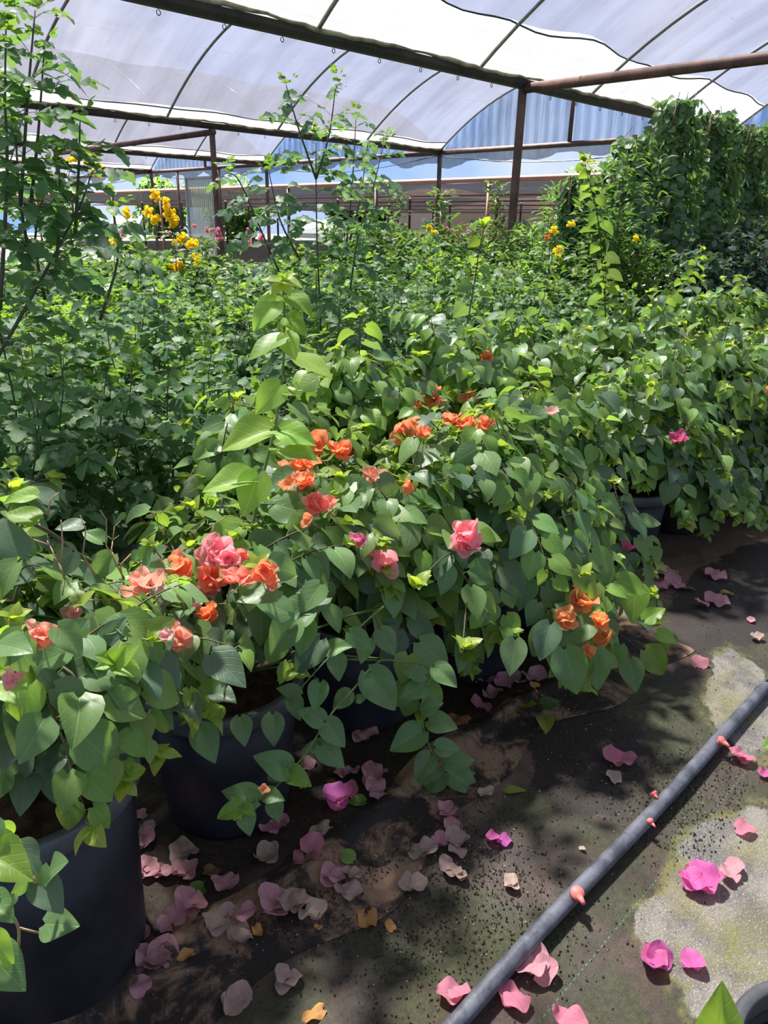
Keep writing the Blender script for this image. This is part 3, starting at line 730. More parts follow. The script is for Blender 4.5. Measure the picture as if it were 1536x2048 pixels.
# -- the tall lime shoot and the trailing shoots of the pot in front (shapes read off the photograph)
def ex_pot_front(L, Y, W, root):
    global STEM
    yT = 1.56
    st = catmull([P(*q, y=yT) for q in ((462, 1215), (480, 1165), (505, 1050), (525, 955), (541, 890), (556, 820), (566, 740), (569, 640), (567, 590), (566, 562))], 5)
    g = MB(); g.tube([Vector((.92, 1.50, .38))] + st, [.0065] + [.0058 - .0035 * i / len(st) for i in range(len(st))], 8)
    sh = g.build('tall_shoot', M['green_stem'], root); sh['label'] = 'tall upright lime shoot'
    H = Leaves()
    for q in ((517, 948, 487, 1031, .8, 'lime'), (505, 962, 403, 974, .32, 'lime'), (560, 770, 512, 826, .8, 'lime'), (540, 862, 440, 893, .42, 'lime'), (562, 862, 632, 884, .5, 'lime'),
              (571, 668, 590, 718, .8, 'lime'), (595, 712, 664, 752, .22, 'lime'), (552, 605, 505, 656, .5, 'lime'), (574, 636, 612, 668, .6, 'yng'), (566, 676, 494, 714, .25, 'yng'),
              (580, 592, 624, 626, .4, 'yng'), (566, 783, 600, 790, .3, 'yng'), (550, 1008, 640, 1034, .62, 'mid'), (552, 895, 636, 912, .35, 'yng'), (482, 1052, 406, 1094, .6, 'lime'),
              (500, 1128, 510, 1184, .85, 'lime'), (566, 600, 535, 600, .4, 'tip')):
        B = hero_leaf(H, *q[:4], yT - .015, q[4], q[5])
        near = min(st, key=lambda s: (s - B).length); g = MB(); STEM.tube([near, B], [.0018, .0014], 4, cap=False)
    for q in ((566, 562, 528, 556, .3), (568, 560, 605, 572, .3), (562, 570, 543, 590, .6), (568, 556, 590, 546, .4), (566, 558, 556, 544, .6), (568, 565, 580, 590, .7), (566, 560, 575, 545, .7)):
        hero_leaf(H, *q[:4], yT - .01, q[4], 'tip', -.01)
    H.build('foliage', M['young'], sh, 5)
    # trailing shoot to the left in front of the pot
    for (pl, yy) in ((((768, 1212), (735, 1240), (700, 1272), (670, 1302), (632, 1342), (600, 1378)), 1.18), (((765, 1318), (740, 1338), (705, 1380), (665, 1425), (635, 1470), (605, 1515), (550, 1575), (508, 1606), (472, 1622)), 1.16),
                     (((878, 1330), (852, 1375), (843, 1420), (850, 1465), (868, 1515), (890, 1552), (925, 1590)), 1.12)):
        pts = catmull([P(*q, y=yy) for q in pl], 5); pts = [Vector((.98, 1.5, .40)).lerp(pts[0], k / 4) + UPV * .03 * math.sin(k / 4 * math.pi) for k in range(4)] + pts
        W_ = MB(); W_.tube(pts, [.0032 - .0018 * i / len(pts) for i in range(len(pts))], 5); o_ = W_.build('trailing_shoot', M['green_stem'], root)
        H = Leaves()
        if pl[0][0] == 768:
            D = ((735, 1280, 722, 1325, .8, 'mid'), (700, 1265, 745, 1300, .6, 'mid'), (672, 1308, 678, 1362, .8, 'mid'), (640, 1365, 628, 1420, .8, 'mid'), (618, 1320, 590, 1350, .5, 'grey'), (655, 1300, 700, 1290, .5, 'mid'), (760, 1260, 790, 1310, .7, 'mid'))
        elif pl[0][0] == 765:
            D = ((737, 1345, 792, 1420, .8, 'mid'), (700, 1385, 665, 1418, .7, 'mid'), (712, 1400, 735, 1392, .8, 'mid'), (646, 1442, 597, 1420, .8, 'mid'), (650, 1444, 690, 1494, .85, 'mid'), (655, 1495, 604, 1500, .8, 'mid'), (642, 1490, 688, 1535, .85, 'mid'),
                 (577, 1540, 511, 1511, .7, 'mid'), (572, 1535, 532, 1562, .8, 'mid'), (578, 1545, 621, 1570, .8, 'yng'), (515, 1600, 445, 1580, .6, 'mid'), (508, 1598, 490, 1575, .8, 'mid'), (530, 1588, 566, 1598, .7, 'mid'), (545, 1600, 558, 1645, .85, 'mid'),
                 (488, 1618, 500, 1672, .85, 'mid'), (476, 1615, 433, 1636, .7, 'yng'), (478, 1612, 463, 1592, .8, 'yng'), (480, 1620, 468, 1640, .7, 'tip'), (486, 1612, 510, 1630, .6, 'yng'), (475, 1622, 482, 1640, .7, 'tip'))
        else:
            D = ((870, 1335, 915, 1372, .6, 'mid'), (850, 1350, 805, 1342, .7, 'mid'), (848, 1372, 800, 1395, .7, 'mid'), (858, 1440, 915, 1455, .8, 'mid'), (845, 1462, 780, 1500, .8, 'mid'), (872, 1495, 922, 1498, .7, 'mid'), (890, 1525, 948, 1520, .8, 'mid'),
                 (862, 1510, 830, 1560, .8, 'mid'), (888, 1550, 832, 1580, .8, 'mid'), (895, 1545, 960, 1580, .6, 'mid'), (912, 1560, 905, 1595, .8, 'mid'), (920, 1555, 950, 1545, .7, 'yng'), (925, 1585, 935, 1632, .85, 'yng'), (925, 1578, 905, 1610, .7, 'yng'), (928, 1570, 955, 1580, .6, 'tip'), (846, 1420, 885, 1405, .7, 'mid'))
        for q in D: 
            B = hero_leaf(H, *q[:4], yy, q[4], q[5], U(-.03, .01)); near = min(pts, key=lambda s: (s - B).length); STEM.tube([near, B], [.0014, .0012], 4, cap=False)
        H.build('foliage', M['leaf'], o_, 6)
    yy = 1.25
    for q in ((400, 1455, 430, 1525, .85, 'mid'), (480, 1435, 490, 1492, .8, 'mid'), (545, 1430, 548, 1492, .8, 'mid'), (600, 1390, 555, 1375, .5, 'mid'), (585, 1395, 600, 1440, .8, 'mid'),
              (1000, 1250, 1030, 1300, .7, 'grey'),):
        hero_leaf(L, *q[:4], yy, q[4], q[5])
    for q in ((640, 1170, 600, 1225, .6, 'mid'), (650, 1195, 560, 1225, .4, 'grey'), (620, 1215, 535, 1262, .55, 'mid'), (610, 1240, 600, 1310, .8, 'mid'), (590, 1240, 540, 1310, .75, 'mid'), (640, 1280, 590, 1345, .8, 'grey'), (575, 1225, 500, 1190, .4, 'mid'), (555, 1180, 475, 1200, .35, 'mid')):
        hero_leaf(L, *q[:4], 1.18, q[4], q[5])
def ex_pot_left(L, Y, W, root):
    yy = 1.13
    # nearest leaves, sunlit upper leaves of the left pot
    for q in ((60, 1330, 20, 1260, .6, 'mid'), (45, 1265, 0, 1335, .6, 'mid'), (115, 1255, 165, 1310, .5, 'mid'), (140, 1300, 68, 1330, .6, 'mid'), (215, 1280, 250, 1235, .6, 'grey'), (225, 1310, 155, 1290, .5, 'mid'),
              (250, 1245, 185, 1265, .35, 'mid'), (300, 1270, 320, 1330, .7, 'mid'), (60, 1370, 35, 1465, .8, 'lime'), (15, 1370, 45, 1410, .6, 'lime'), (120, 1390, 110, 1435, .8, 'mid'), (140, 1395, 105, 1400, .7, 'mid'), (195, 1365, 185, 1418, .85, 'yng'),
              (240, 1360, 235, 1400, .8, 'mid'), (155, 1440, 180, 1395, .7, 'old'), (165, 1450, 162, 1500, .8, 'mid'), (245, 1420, 250, 1490, .8, 'grey'), (220, 1465, 300, 1510, .5, 'grey'), (270, 1500, 235, 1520, .5, 'mid'), (120, 1510, 72, 1560, .8, 'old'), (105, 1520, 115, 1610, .85, 'old'),
              (200, 1510, 195, 1615, .85, 'old'), (235, 1500, 268, 1575, .7, 'old'), (60, 1500, 20, 1560, .6, 'grey'), (30, 1470, 5, 1540, .6, 'grey'), (130, 1490, 150, 1530, .8, 'mid'), (330, 1400, 375, 1420, .5, 'grey'), (340, 1375, 325, 1440, .7, 'old'), (375, 1400, 400, 1440, .7, 'old'),
              (425, 1310, 490, 1370, .6, 'grey'), (430, 1385, 470, 1400, .4, 'grey'), (440, 1415, 432, 1450, .7, 'yng'), (330, 1440, 290, 1440, .6, 'mid'), (310, 1420, 345, 1455, .7, 'mid'), (0, 1290, 60, 1300, .5, 'mid'), (55, 1550, 40, 1630, .8, 'old'), (150, 1545, 150, 1600, .7, 'mid'), (10, 1540, -5, 1600, .7, 'mid'), (85, 1480, 60, 1530, .6, 'grey')):
        hero_leaf(L if q[5] in ('old', 'grey', 'mid') else Y, *q[:4], yy, q[4], q[5], U(-.04, .02))
    for q in ((225, 1330, 250, 1295, .7, 'yng'), (235, 1325, 280, 1350, .7, 'lime'), (232, 1325, 190, 1335, .6, 'lime'), (230, 1320, 192, 1310, .6, 'yng'), (240, 1318, 275, 1290, .6, 'lime'), (235, 1330, 240, 1350, .7, 'tip')):
        hero_leaf(Y, *q[:4], yy - .05, q[4], q[5], -.02)
def ex_mass(L, Y, W, root):
    # right-hand outer tip of the sprawling front plants
    yy = .98
    for q in ((1130, 1300, 1155, 1390, .85, 'mid'), (1190, 1300, 1195, 1380, .8, 'mid'), (1260, 1320, 1272, 1384, .85, 'mid'), (1030, 1280, 1020, 1350, .8, 'mid'), (1300, 1250, 1270, 1235, .5, 'mid'), (1270, 1170, 1265, 1245, .8, 'yng'),
              (1235, 1160, 1300, 1185, .5, 'yng'), (1290, 1300, 1335, 1350, .7, 'yng'), (1310, 1310, 1340, 1285, .5, 'yng'), (1290, 1240, 1330, 1215, .5, 'yng'), (1315, 1265, 1355, 1285, .6, 'lime'), (1100, 1250, 1080, 1320, .8, 'old'), (1180, 1240, 1120, 1290, .6, 'mid'), (1240, 1290, 1220, 1340, .7, 'mid')):
        hero_leaf(L if q[5] in ('old', 'mid') else Y, *q[:4], yy, q[4], q[5], U(-.03, .02))
    for (px, py) in ((1300, 1190), (1308, 1250), (1165, 1150), (1305, 1320), (925, 1300), (835, 1170)):
        p = P(px, py, y=yy); tip_cluster(Y, p, (RT * .6 + UPV * .3 + rv() * .3).normalized(), .045, 7)
        W.tube(bez(Vector((root.location.x, root.location.y, .45)), p.lerp(Vector((root.location.x, root.location.y, .4)), .45) + UPV * .10, p, 10), [.004 - .00025 * k for k in range(11)], 5)

def ex_left_back(L, Y, W, root):
    yb = 1.46
    W.tube([Vector((.42, 2.10, .34))] + catmull([P(*q, y=yb + k * .02) for k, q in enumerate(((40, 1035), (100, 1065), (150, 1105), (210, 1140), (262, 1180), (306, 1208)))], 4), [.003] + [.0035 + .0035 * k / 20 for k in range(21)], 7, col=(.12, .10, .065))
    for q in ((72, 992, 4, 1000, .32, 'lime'), (108, 1002, 45, 975, .3, 'grey'), (35, 1112, 5, 1035, .85, 'grey'), (75, 1040, 10, 1022, .4, 'yng'), (145, 1105, 108, 1160, .8, 'grey'), (165, 1050, 110, 1055, .35, 'grey'), (70, 1140, 5, 1165, .4, 'grey'), (120, 1170, 62, 1215, .7, 'grey'),
              (205, 1085, 165, 1060, .4, 'mid'), (225, 1110, 185, 1160, .7, 'mid'), (285, 1120, 305, 1085, .5, 'mid'), (330, 1160, 280, 1145, .4, 'grey'), (355, 1185, 310, 1225, .7, 'grey'), (255, 1250, 190, 1260, .5, 'grey'), (370, 1240, 410, 1275, .6, 'grey')):
        hero_leaf(L if q[5] in ('grey', 'mid') else Y, *q[:4], 1.42, q[4], q[5], U(-.03, .01))
    for pl in (((262, 1182), (212, 1090), (213, 1040), (200, 1020)), ((190, 1150), (165, 1110), (172, 1060), (160, 1030)), ((120, 1150), (125, 1085), (122, 1040)), ((250, 1180), (240, 1130), (262, 1108)), ((300, 1205), (340, 1212), (372, 1200)), ((470, 1240), (486, 1262), (497, 1288)), ((486, 1262), (476, 1286), (465, 1290)), ((95, 1030), (100, 1000), (118, 985))):
        g = MB(); g.tube([P(*q, y=1.40) for q in pl], [.0022, .0018, .0013, .0008][:len(pl)], 5); o_ = g.build('thorny_twig', M['twig'], root); o_['label'] = 'bare tan forked twig'
cutpath = lambda t: t.y < .92
nb = dict(cut=cutpath)
bougainvillea(.36, 1.38, 'bougainvillea in the big black pot at the lower left corner, rim fully visible', 101, 26, .42, .40, .74, .52, r=.215, h=.50, taper=.90, size=.092, age=.08, thorns=14, extra=ex_pot_left, cut=lambda t: t.y < 1.16 and t.z < .55)
bougainvillea(.92, 1.52, 'bougainvillea in black pot with one tall upright lime shoot', 102, 24, .40, .40, .66, .44, r=.21, h=.42, size=.092, age=.12, thorns=8, extra=ex_pot_front, cut=lambda t: (t.y < 1.40 and t.z < .50) or t.z > .9)
bougainvillea(1.50, 1.58, 'bougainvillea with pink bracts third from the left in the front row', 103, 40, .46, .52, .74, .12, age=.15, cut=lambda t: t.y < 1.02)
bougainvillea(1.98, 1.52, 'sprawling bougainvillea with amber bracts leaning farthest out over the path', 104, 48, .52, .64, .80, .12, size=.104, age=.15, extra=ex_mass, cut=lambda t: t.y < .90)
bougainvillea(2.45, 1.60, 'bougainvillea just left of the dark gap where a black pot shows', 105, 42, .46, .60, .86, .10, age=.15, cut=lambda t: t.y < 1.0)
bougainvillea(3.32, 1.62, 'bougainvillea whose black pot shows in the dark gap at right', 106, 30, .44, .50, .84, .3, age=.12)
bougainvillea(3.92, 1.62, 'bougainvillea right of the dark gap, hanging low over the path', 107, 56, .48, .62, .88, .07, age=.15)
bougainvillea(4.50, 1.60, 'bougainvillea at the right edge with leaves reaching the far path', 108, 56, .48, .62, .86, .07, age=.15, lod=0)
bougainvillea(5.2, 1.60, 'bougainvillea second from the end of the front row at the right edge', 109, 50, .52, .6, .88, .08, age=.15, lod=0, size=.095)
bougainvillea(6.0, 1.65, 'bougainvillea last in the front row, cut by the right edge', 110, 28, .55, .6, .92, .2, age=.15, lod=0, size=.1)
# second row
bougainvillea(.42, 2.12, 'bougainvillea behind the lower left pot, with thorny bare twigs', 111, 22, .42, .40, .74, .3, age=.08, thorns=10, extra=ex_left_back)
bougainvillea(1.45, 2.12, 'bougainvillea behind the tall lime shoot, carrying orange bracts', 112, 24, .40, .40, .84, .3, age=.2, thorns=3)
bougainvillea(2.02, 2.15, 'bougainvillea with most of the orange bracts and bright lime tips', 113, 34, .44, .44, 1.0, .3, age=.28, canes=((((905, 810), (925, 700), (945, 590), (957, 510), (968, 455)), 2.3, .10),))
bougainvillea(2.62, 2.2, 'bougainvillea behind the centre mass with one tall cane of dark hanging leaves', 114, 32, .46, .46, 1.0, .3, age=.15, canes=((((1050, 720), (1080, 620), (1105, 540)), 2.5, .08), (((1215, 720), (1207, 560), (1196, 440), (1182, 380), (1168, 320)), 2.6, .11)))
bougainvillea(3.25, 2.2, 'bougainvillea in the second row behind the dark gap', 115, 30, .46, .46, .98, .3, age=.12, lod=0, canes=((((1130, 800), (1210, 730), (1290, 640), (1370, 565), (1405, 500)), 2.5, .10), (((1215, 700), (1210, 600), (1212, 540)), 2.4, .09)))
bougainvillea(3.9, 2.2, 'bougainvillea in the second row below the single pink bract', 116, 30, .48, .46, .98, .3, age=.12, lod=0)
bougainvillea(4.55, 2.25, 'bougainvillea in the second row left of the right frame edge', 117, 28, .5, .46, 1.0, .3, age=.15, lod=0, size=.095)
bougainvillea(5.3, 2.3, 'bougainvillea in the second row below the dark vines', 118, 28, .55, .5, 1.0, .3, age=.15, lod=0, size=.1)
bougainvillea(6.1, 2.35, 'last bougainvillea of the second row at the right edge', 119, 26, .55, .5, 1.05, .3, age=.15, lod=0, size=.1)

# near-left plant hanging into the frame beside the corner pot
random.seed(300); STEM = MB(); L, Y = Leaves(), Leaves(); W = MB()
root = empty('potted_bougainvillea', (-.42, 1.12, 0), 'bougainvillea mostly outside the frame, its leafy shoot hanging before the lower left pot', 'potted plant'); nursery_pot(root, -.42, 1.12, .2, .38)
yy = .80
st = catmull([Vector((-.42, 1.12, .36)), Vector((-.36, .98, .62)), P(-60, 1720, y=yy), P(20, 1740, y=yy), P(60, 1755, y=yy), P(100, 1790, y=yy)], 5); W.tube(st, .0035, 5)
st2 = catmull([P(-60, 1720, y=yy), P(0, 1800, y=yy), P(35, 1850, y=yy), P(38, 1890, y=yy)], 4); W.tube(st2, .002, 5); W.tube([P(35, 1855, y=yy), P(85, 1868, y=yy)], .0015, 4)
for q in ((0, 1650, 12, 1690, .7, 'lime'), (20, 1680, 45, 1695, .4, 'lime'), (-30, 1700, 60, 1755, .75, 'yng'), (40, 1690, 75, 1745, .7, 'grey'), (85, 1730, 65, 1785, .6, 'mid'), (100, 1745, 128, 1722, .6, 'mid'), (55, 1765, 20, 1785, .5, 'yng'), (75, 1760, 125, 1825, .8, 'grey'),
          (90, 1848, 152, 1850, .8, 'mid'), (30, 1790, 20, 1815, .7, 'mid'), (-20, 1800, 25, 1840, .7, 'mid'), (-40, 1880, 30, 1930, .7, 'lime'), (-30, 1900, 50, 1980, .8, 'mid'), (-40, 1740, 10, 1720, .6, 'lime'), (-10, 1640, -20, 1700, .6, 'mid'), (-60, 1800, 5, 1790, .6, 'mid')):
    hero_leaf(L if q[5] in ('old', 'grey', 'mid') else Y, *q[:4], yy, q[4], q[5], U(-.03, .02))
W.build('stem', M['twig'], root); L.build('foliage', M['leaf'], root, 3); Y.build('young_foliage', M['young'], root, 4)

# near-right pot whose rim and a leaf tip enter the frame
c = P(1705, 2165, z=.30); root = empty('potted_bougainvillea', (c.x, c.y, 0), 'potted plant outside the lower right corner, only its black rim and lime leaf tips showing', 'potted plant'); nursery_pot(root, c.x, c.y, .17, .30)
L = Leaves(); D = (P(1440, 2110, d=1.05), P(1446, 1984, d=1.0)); vw = (CAM - D[0]).normalized()
L.add('heart_hd', D[0], (D[1] - D[0]).normalized(), vw * .8 + UPV * .3, (D[1] - D[0]).length, (.25, .42, .07), .75)
D2 = (P(1575, 1470, d=1.3), P(1523, 1495, d=1.3)); L.add('heart_hd', D2[0], (D2[1] - D2[0]).normalized(), vw * .8 + UPV * .3, (D2[1] - D2[0]).length, (.25, .42, .07), .8)
L.build('foliage', M['young'], root, 3)
W = MB(); W.tube(bez(Vector((c.x, c.y, .28)), Vector((c.x, c.y, .45)), D[0], 6), .003, 5); W.tube(bez(Vector((c.x, c.y, .28)), Vector((c.x + .05, c.y, .7)), D2[0], 6), .003, 5); W.build('stem', M['green_stem'], root)

#@@BRACTS
def bract_flower(L, p, d, s, c, nb_=3):
    d = d.normalized(); a0 = U(0, 6.28); x = d.orthogonal().normalized(); y_ = d.cross(x)
    for i in range(nb_):
        a = a0 + i * 2 * math.pi / nb_ + U(-.2, .2); o = x * math.cos(a) + y_ * math.sin(a)
        L.add('bract', p + o * s * .08, (o * U(.7, 1.1) + d * U(.5, .9)).normalized(), (d - o * .7), s * U(.85, 1.15), vary(c, .12, .06), 1.15)
# search structure over the bougainvillea leaves, so clusters sit on the leafy surface that is really there
BV = []; BF = []; n0 = 0
for (r_, fo, yo) in PLANTS:
    for o in (fo, yo):
        nv = len(o.data.vertices); co = np.zeros(nv * 3); o.data.vertices.foreach_get('co', co); co = co.reshape(-1, 3) + np.array(wloc(o))
        fl = np.zeros(len(o.data.loops), np.int32); o.data.loops.foreach_get('vertex_index', fl)
        BV.append(co); BF.append(fl.reshape(-1, 4) + n0); n0 += nv
BV = np.concatenate(BV); BF = np.concatenate(BF); bvh = BVHTree.FromPolygons(BV.tolist(), BF.tolist())
ORA = (.92, .33, .13); COR = (.92, .34, .24); PNK = (.92, .40, .46); PAL = (.85, .58, .54); AMB = (.86, .42, .13); MAG = (.62, .12, .30); SAL = (.90, .46, .34)
CL = [(620, 893, 30, ORA), (672, 905, 26, ORA), (697, 912, 28, ORA), (598, 932, 28, ORA), (588, 966, 22, ORA), (617, 960, 26, ORA), (563, 932, 12, ORA), (636, 1012, 30, COR), (664, 1010, 14, COR), (822, 868, 34, ORA), (848, 868, 20, ORA),
      (858, 797, 28, ORA), (936, 792, 18, ORA), (905, 845, 22, ORA), (925, 850, 24, ORA), (948, 846, 20, ORA), (978, 848, 18, ORA), (972, 718, 20, ORA), (745, 966, 28, SAL), (813, 975, 16, ORA), (836, 815, 14, ORA), (617, 1040, 14, ORA),
      (348, 1145, 34, ORA), (422, 1118, 38, PNK), (448, 1124, 30, PNK), (472, 1120, 28, COR), (432, 1160, 40, COR), (476, 1165, 30, COR), (533, 1142, 26, ORA), (540, 1165, 22, COR), (284, 1182, 38, SAL), (386, 1206, 22, PAL), (418, 1230, 24, ORA),
      (356, 1275, 30, SAL), (325, 1270, 18, PAL), (84, 1278, 34, SAL), (150, 1225, 22, PAL), (25, 1360, 20, PNK), (330, 1180, 18, PAL), (410, 1180, 24, PNK), (930, 1078, 34, PNK), (935, 1095, 24, PNK), (762, 1128, 34, PNK), (1158, 1212, 34, AMB), (1122, 1242, 26, AMB), (1192, 1242, 24, AMB),
      (1192, 1285, 30, AMB), (1175, 1305, 20, AMB), (1383, 688, 26, PNK), (1352, 880, 20, MAG), (1297, 1005, 22, PNK), (1100, 828, 16, PAL), (526, 1583, 14, AMB), (1533, 782, 10, ORA), (718, 1085, 18, MAG), (1258, 1098, 14, MAG)]
random.seed(77)
for (px, py, rp, c) in CL:
    r = ray(px, py).normalized(); hit = bvh.ray_cast(CAM, r)[0]
    if hit is None or (hit - CAM).length > 7 or py == 688: hit = P(px, py, y=2.3 if px != 526 else 1.16)
    dist = (hit - CAM).length; p = hit - r * .036
    # the plant standing under it
    pl = min(PLANTS, key=lambda q: (Vector((q[0].location.x, q[0].location.y)) - Vector((hit.x, hit.y))).length)[0]
    s = rp / (FPX / (r.dot(FWD) * dist)) * 1.0
    L = Leaves(); nf = 3 if rp >= 24 else (2 if rp > 16 else 1); bs = s * (1.3 if nf == 1 else 1.08)
    for q in range(nf):
        off = (RT * U(-1, 1) + UP * U(-.7, .7)) * s * .42 if nf > 1 else Vector((0, 0, 0))
        c2 = lerp3(c, PNK if c in (COR,) else SAL, U(0, .35))
        bract_flower(L, p + off - r * .008, (-r * .5 + UPV * .6 + rv() * .6), bs, c2)
    ob = L.build('bract_cluster', M['bract'], pl, random.randint(0, 999))
    W = MB(); W.tube([p, hit + r * .03 - UPV * .03], [.0012, .0012], 4); W.build('flower_stalk', M['green_stem'], ob)
    ob['label'] = {ORA: 'orange papery bracts', COR: 'coral papery bracts', PNK: 'pink papery bracts', PAL: 'pale faded pink bracts', AMB: 'amber dried-orange bracts', MAG: 'magenta bract', SAL: 'salmon bracts'}[c]
#@@SHRUBS
def compound(L, W, p, d, up_, ln, npair, ls, col, kind='leaflet', droop=.5, rach=True):
    """one pinnate leaf: toothed leaflets in pairs along a drooping midrib and one at its end"""
    d = d.normalized(); pts = [p]; q = p.copy(); dd = d.copy()
    for i in range(4):
        dd = (dd - UPV * droop * .16 * i).normalized(); q = q + dd * ln / 4; pts.append(q.copy())
    if rach: W.tube(pts, [.0013, .0011, .0009, .0008, .0005], 3, cap=False, col=(.09, .14, .05))
    n = up_ - d * up_.dot(d); n = n.normalized() if n.length > .05 else rv(); sd = d.cross(n)
    for i in range(npair):
        t = .30 + .58 * i / max(1, npair - 1) if npair > 1 else .6
        f = t * 4; k = min(3, int(f)); b = pts[k].lerp(pts[k + 1], f - k); tg = (pts[k + 1] - pts[k]).normalized()
        for sg in (-1, 1):
            ld = (sd * sg * .85 + tg * .55 - UPV * U(0, .35) + rv() * .12)
            L.add(kind, b, ld.normalized(), (n + rv() * .25 + Vector((-.25, -.3, 0))), ls * U(.8, 1.1) * (1 - .15 * abs(t - .6)), vary(col, .14, .06), U(.95, 1.2))
    L.add(kind, pts[4], (dd - UPV * .15).normalized(), n + rv() * .2, ls * U(1.05, 1.3), vary(col, .14, .06), U(.95, 1.15))
S_D = (.095, .195, .105); S_M = (.145, .27, .12); S_Y = (.16, .28, .06)
def pinnate_stem(L, W, pts, r0, step, start, leaflen, ls, kind, rach, col, tip=True, npair=3):
    n = len(pts); W.tube(pts, [r0 * (1 - .75 * i / n) for i in range(n)], 5, col=(.09, .095, .055))
    seg = [(pts[i + 1] - pts[i]).length for i in range(n - 1)]; tot = sum(seg); s_ = tot * start; k = 0
    a0 = U(0, 3.14)
    while s_ < tot:
        acc = 0
        for i, q in enumerate(seg):
            if acc + q >= s_: break
            acc += q
        p = pts[i].lerp(pts[i + 1], (s_ - acc) / max(q, 1e-6)); t = (pts[i + 1] - pts[i]).normalized(); fr = s_ / tot
        x = t.orthogonal().normalized(); x = Matrix.Rotation(a0 + k * 1.57 + U(-.4, .4), 3, t) @ x; k += 1
        for sg in (-1, 1):
            if random.random() < .06: continue
            d = (x * sg * .9 + t * .35 + UPV * .1)
            cc = lerp3(col, S_Y, max(0, (fr - .75) * U(.5, 2.5)) if random.random() < .7 else 0)
            compound(L, W, p, d, UPV + rv() * .3, leaflen * U(.75, 1.15) * (1 - .45 * max(0, fr - .7) / .3), npair if random.random() < .6 else npair - 1, ls * (1 - .4 * max(0, fr - .75) / .25), cc, kind, U(.4, 1.1), rach)
        s_ += step * U(.8, 1.2)
    if tip:
        for i in range(5):
            compound(L, W, pts[-1], rv() * .7 + UPV * .9, UPV, leaflen * .35, 2, ls * .42, vary(S_Y, .1), kind, .3, False)
def pinnate_shrub(x, y, H, Rr, nst, label, seed, near=True, shoots=(), leaflen=.235, ls=.067, step=.11, group='shrubs with toothed compound leaves', pot=True, col=None, extra=None):
    random.seed(seed); root = empty('compound_leaf_shrub', (x, y, 0), label, 'shrub', group)
    if pot: nursery_pot(root, x, y, .17, .34, 0)
    L = Leaves(); W = MB(); kind = 'leaflet' if near else 'leaflet_lo'
    for i in range(nst):
        a = 2 * math.pi * i / nst + U(-.4, .4); rad = math.sqrt(U(.03, 1)) * Rr; hh = H * (1 - .32 * (rad / Rr) ** 2) * U(.78, 1.08)
        b0 = Vector((x + math.cos(a) * .03, y + math.sin(a) * .03, .2)); tip = Vector((x + math.cos(a) * rad, y + math.sin(a) * rad, hh))
        pts = bez(b0, Vector((x + math.cos(a) * rad * .75, y + math.sin(a) * rad * .75, hh * .5)), tip, 10)
        pts = [q + rv() * .012 if 0 < j < 10 else q for j, q in enumerate(pts)]
        pinnate_stem(L, W, pts, .006, step, .16, leaflen, ls, kind, near, lerp3(S_D, S_M, U(0, 1)) if col is None else vary(col))
    for (pl, yy) in shoots:
        p0 = [P(*q, y=yy) for q in pl]; pts = catmull(p0, 4) if len(p0) > 2 else bez(p0[0], p0[0].lerp(p0[1], .5), p0[1], 8)
        pinnate_stem(L, W, pts, .0065, step * .8, .02, leaflen * .76, ls * .84, kind, True, lerp3(S_D, S_M, U(0, .6)))
    if extra: extra(L, W, root)
    W.build('stem', M['stem_attr'], root); L.build('foliage', M['pinnate'], root, seed); return root
tc_sh = ((((645, 760), (640, 620), (634, 480), (632, 355), (632, 285)), 3.2), (((632, 358), (598, 260), (572, 170)), 3.2), (((632, 358), (658, 270), (672, 168)), 3.2),
         (((565, 560), (530, 480), (480, 365), (455, 345)), 3.3), (((600, 520), (560, 440), (538, 345)), 3.25), (((695, 620), (715, 480), (745, 380), (768, 285)), 3.25), (((690, 520), (705, 360), (712, 235)), 3.6), (((700, 480), (720, 400), (730, 330)), 3.5))
tl_sh = ((((-20, 740), (60, 600), (130, 470), (165, 400), (185, 340)), 2.5), (((150, 470), (157, 340), (160, 240)), 2.5), (((0, 620), (14, 350), (10, 200), (12, 50)), 2.45), (((40, 420), (55, 200), (70, 20)), 2.55), (((60, 420), (76, 270), (88, 105)), 2.6),
         (((-25, 500), (-14, 260), (0, 90)), 2.4), (((110, 560), (120, 420), (118, 330)), 2.65), (((200, 640), (235, 520), (228, 420)), 2.7), (((60, 520), (40, 400), (30, 250)), 2.6), (((90, 600), (70, 480), (95, 360)), 2.7))
x0s = [('tallest compound-leaved shrub at the left edge, its stems rising against the roof film', .88, 2.72, 1.45, .46, 16, tl_sh), ('compound-leaved shrub filling the dark left middle behind the thorny twigs', 1.5, 2.85, 1.22, .42, 15, ()),
       ('compound-leaved shrub behind the tall lime shoot', 2.1, 2.9, 1.18, .42, 15, ()), ('compound-leaved shrub left of centre with forked dark stems rising against the roof', 2.72, 3.15, 1.3, .44, 15, tc_sh),
       ('compound-leaved shrub behind the orange bracts', 3.35, 3.1, 1.22, .42, 15, ()), ('compound-leaved shrub behind the tall bougainvillea cane', 4.0, 3.1, 1.24, .44, 14, ()), ('compound-leaved shrub just right of the tall bougainvillea cane', 4.7, 3.1, 1.22, .44, 14, ()),
       ('compound-leaved shrub behind the single pink bract', 5.45, 3.1, 1.22, .46, 14, ()), ('compound-leaved shrub left of the dark glossy shrubs at right', 6.2, 3.1, 1.2, .46, 14, ())]
for i, (lb, x, y, H, Rr, n, sh) in enumerate(x0s): pinnate_shrub(x, y, H, Rr, n, lb, 200 + i, True, sh)
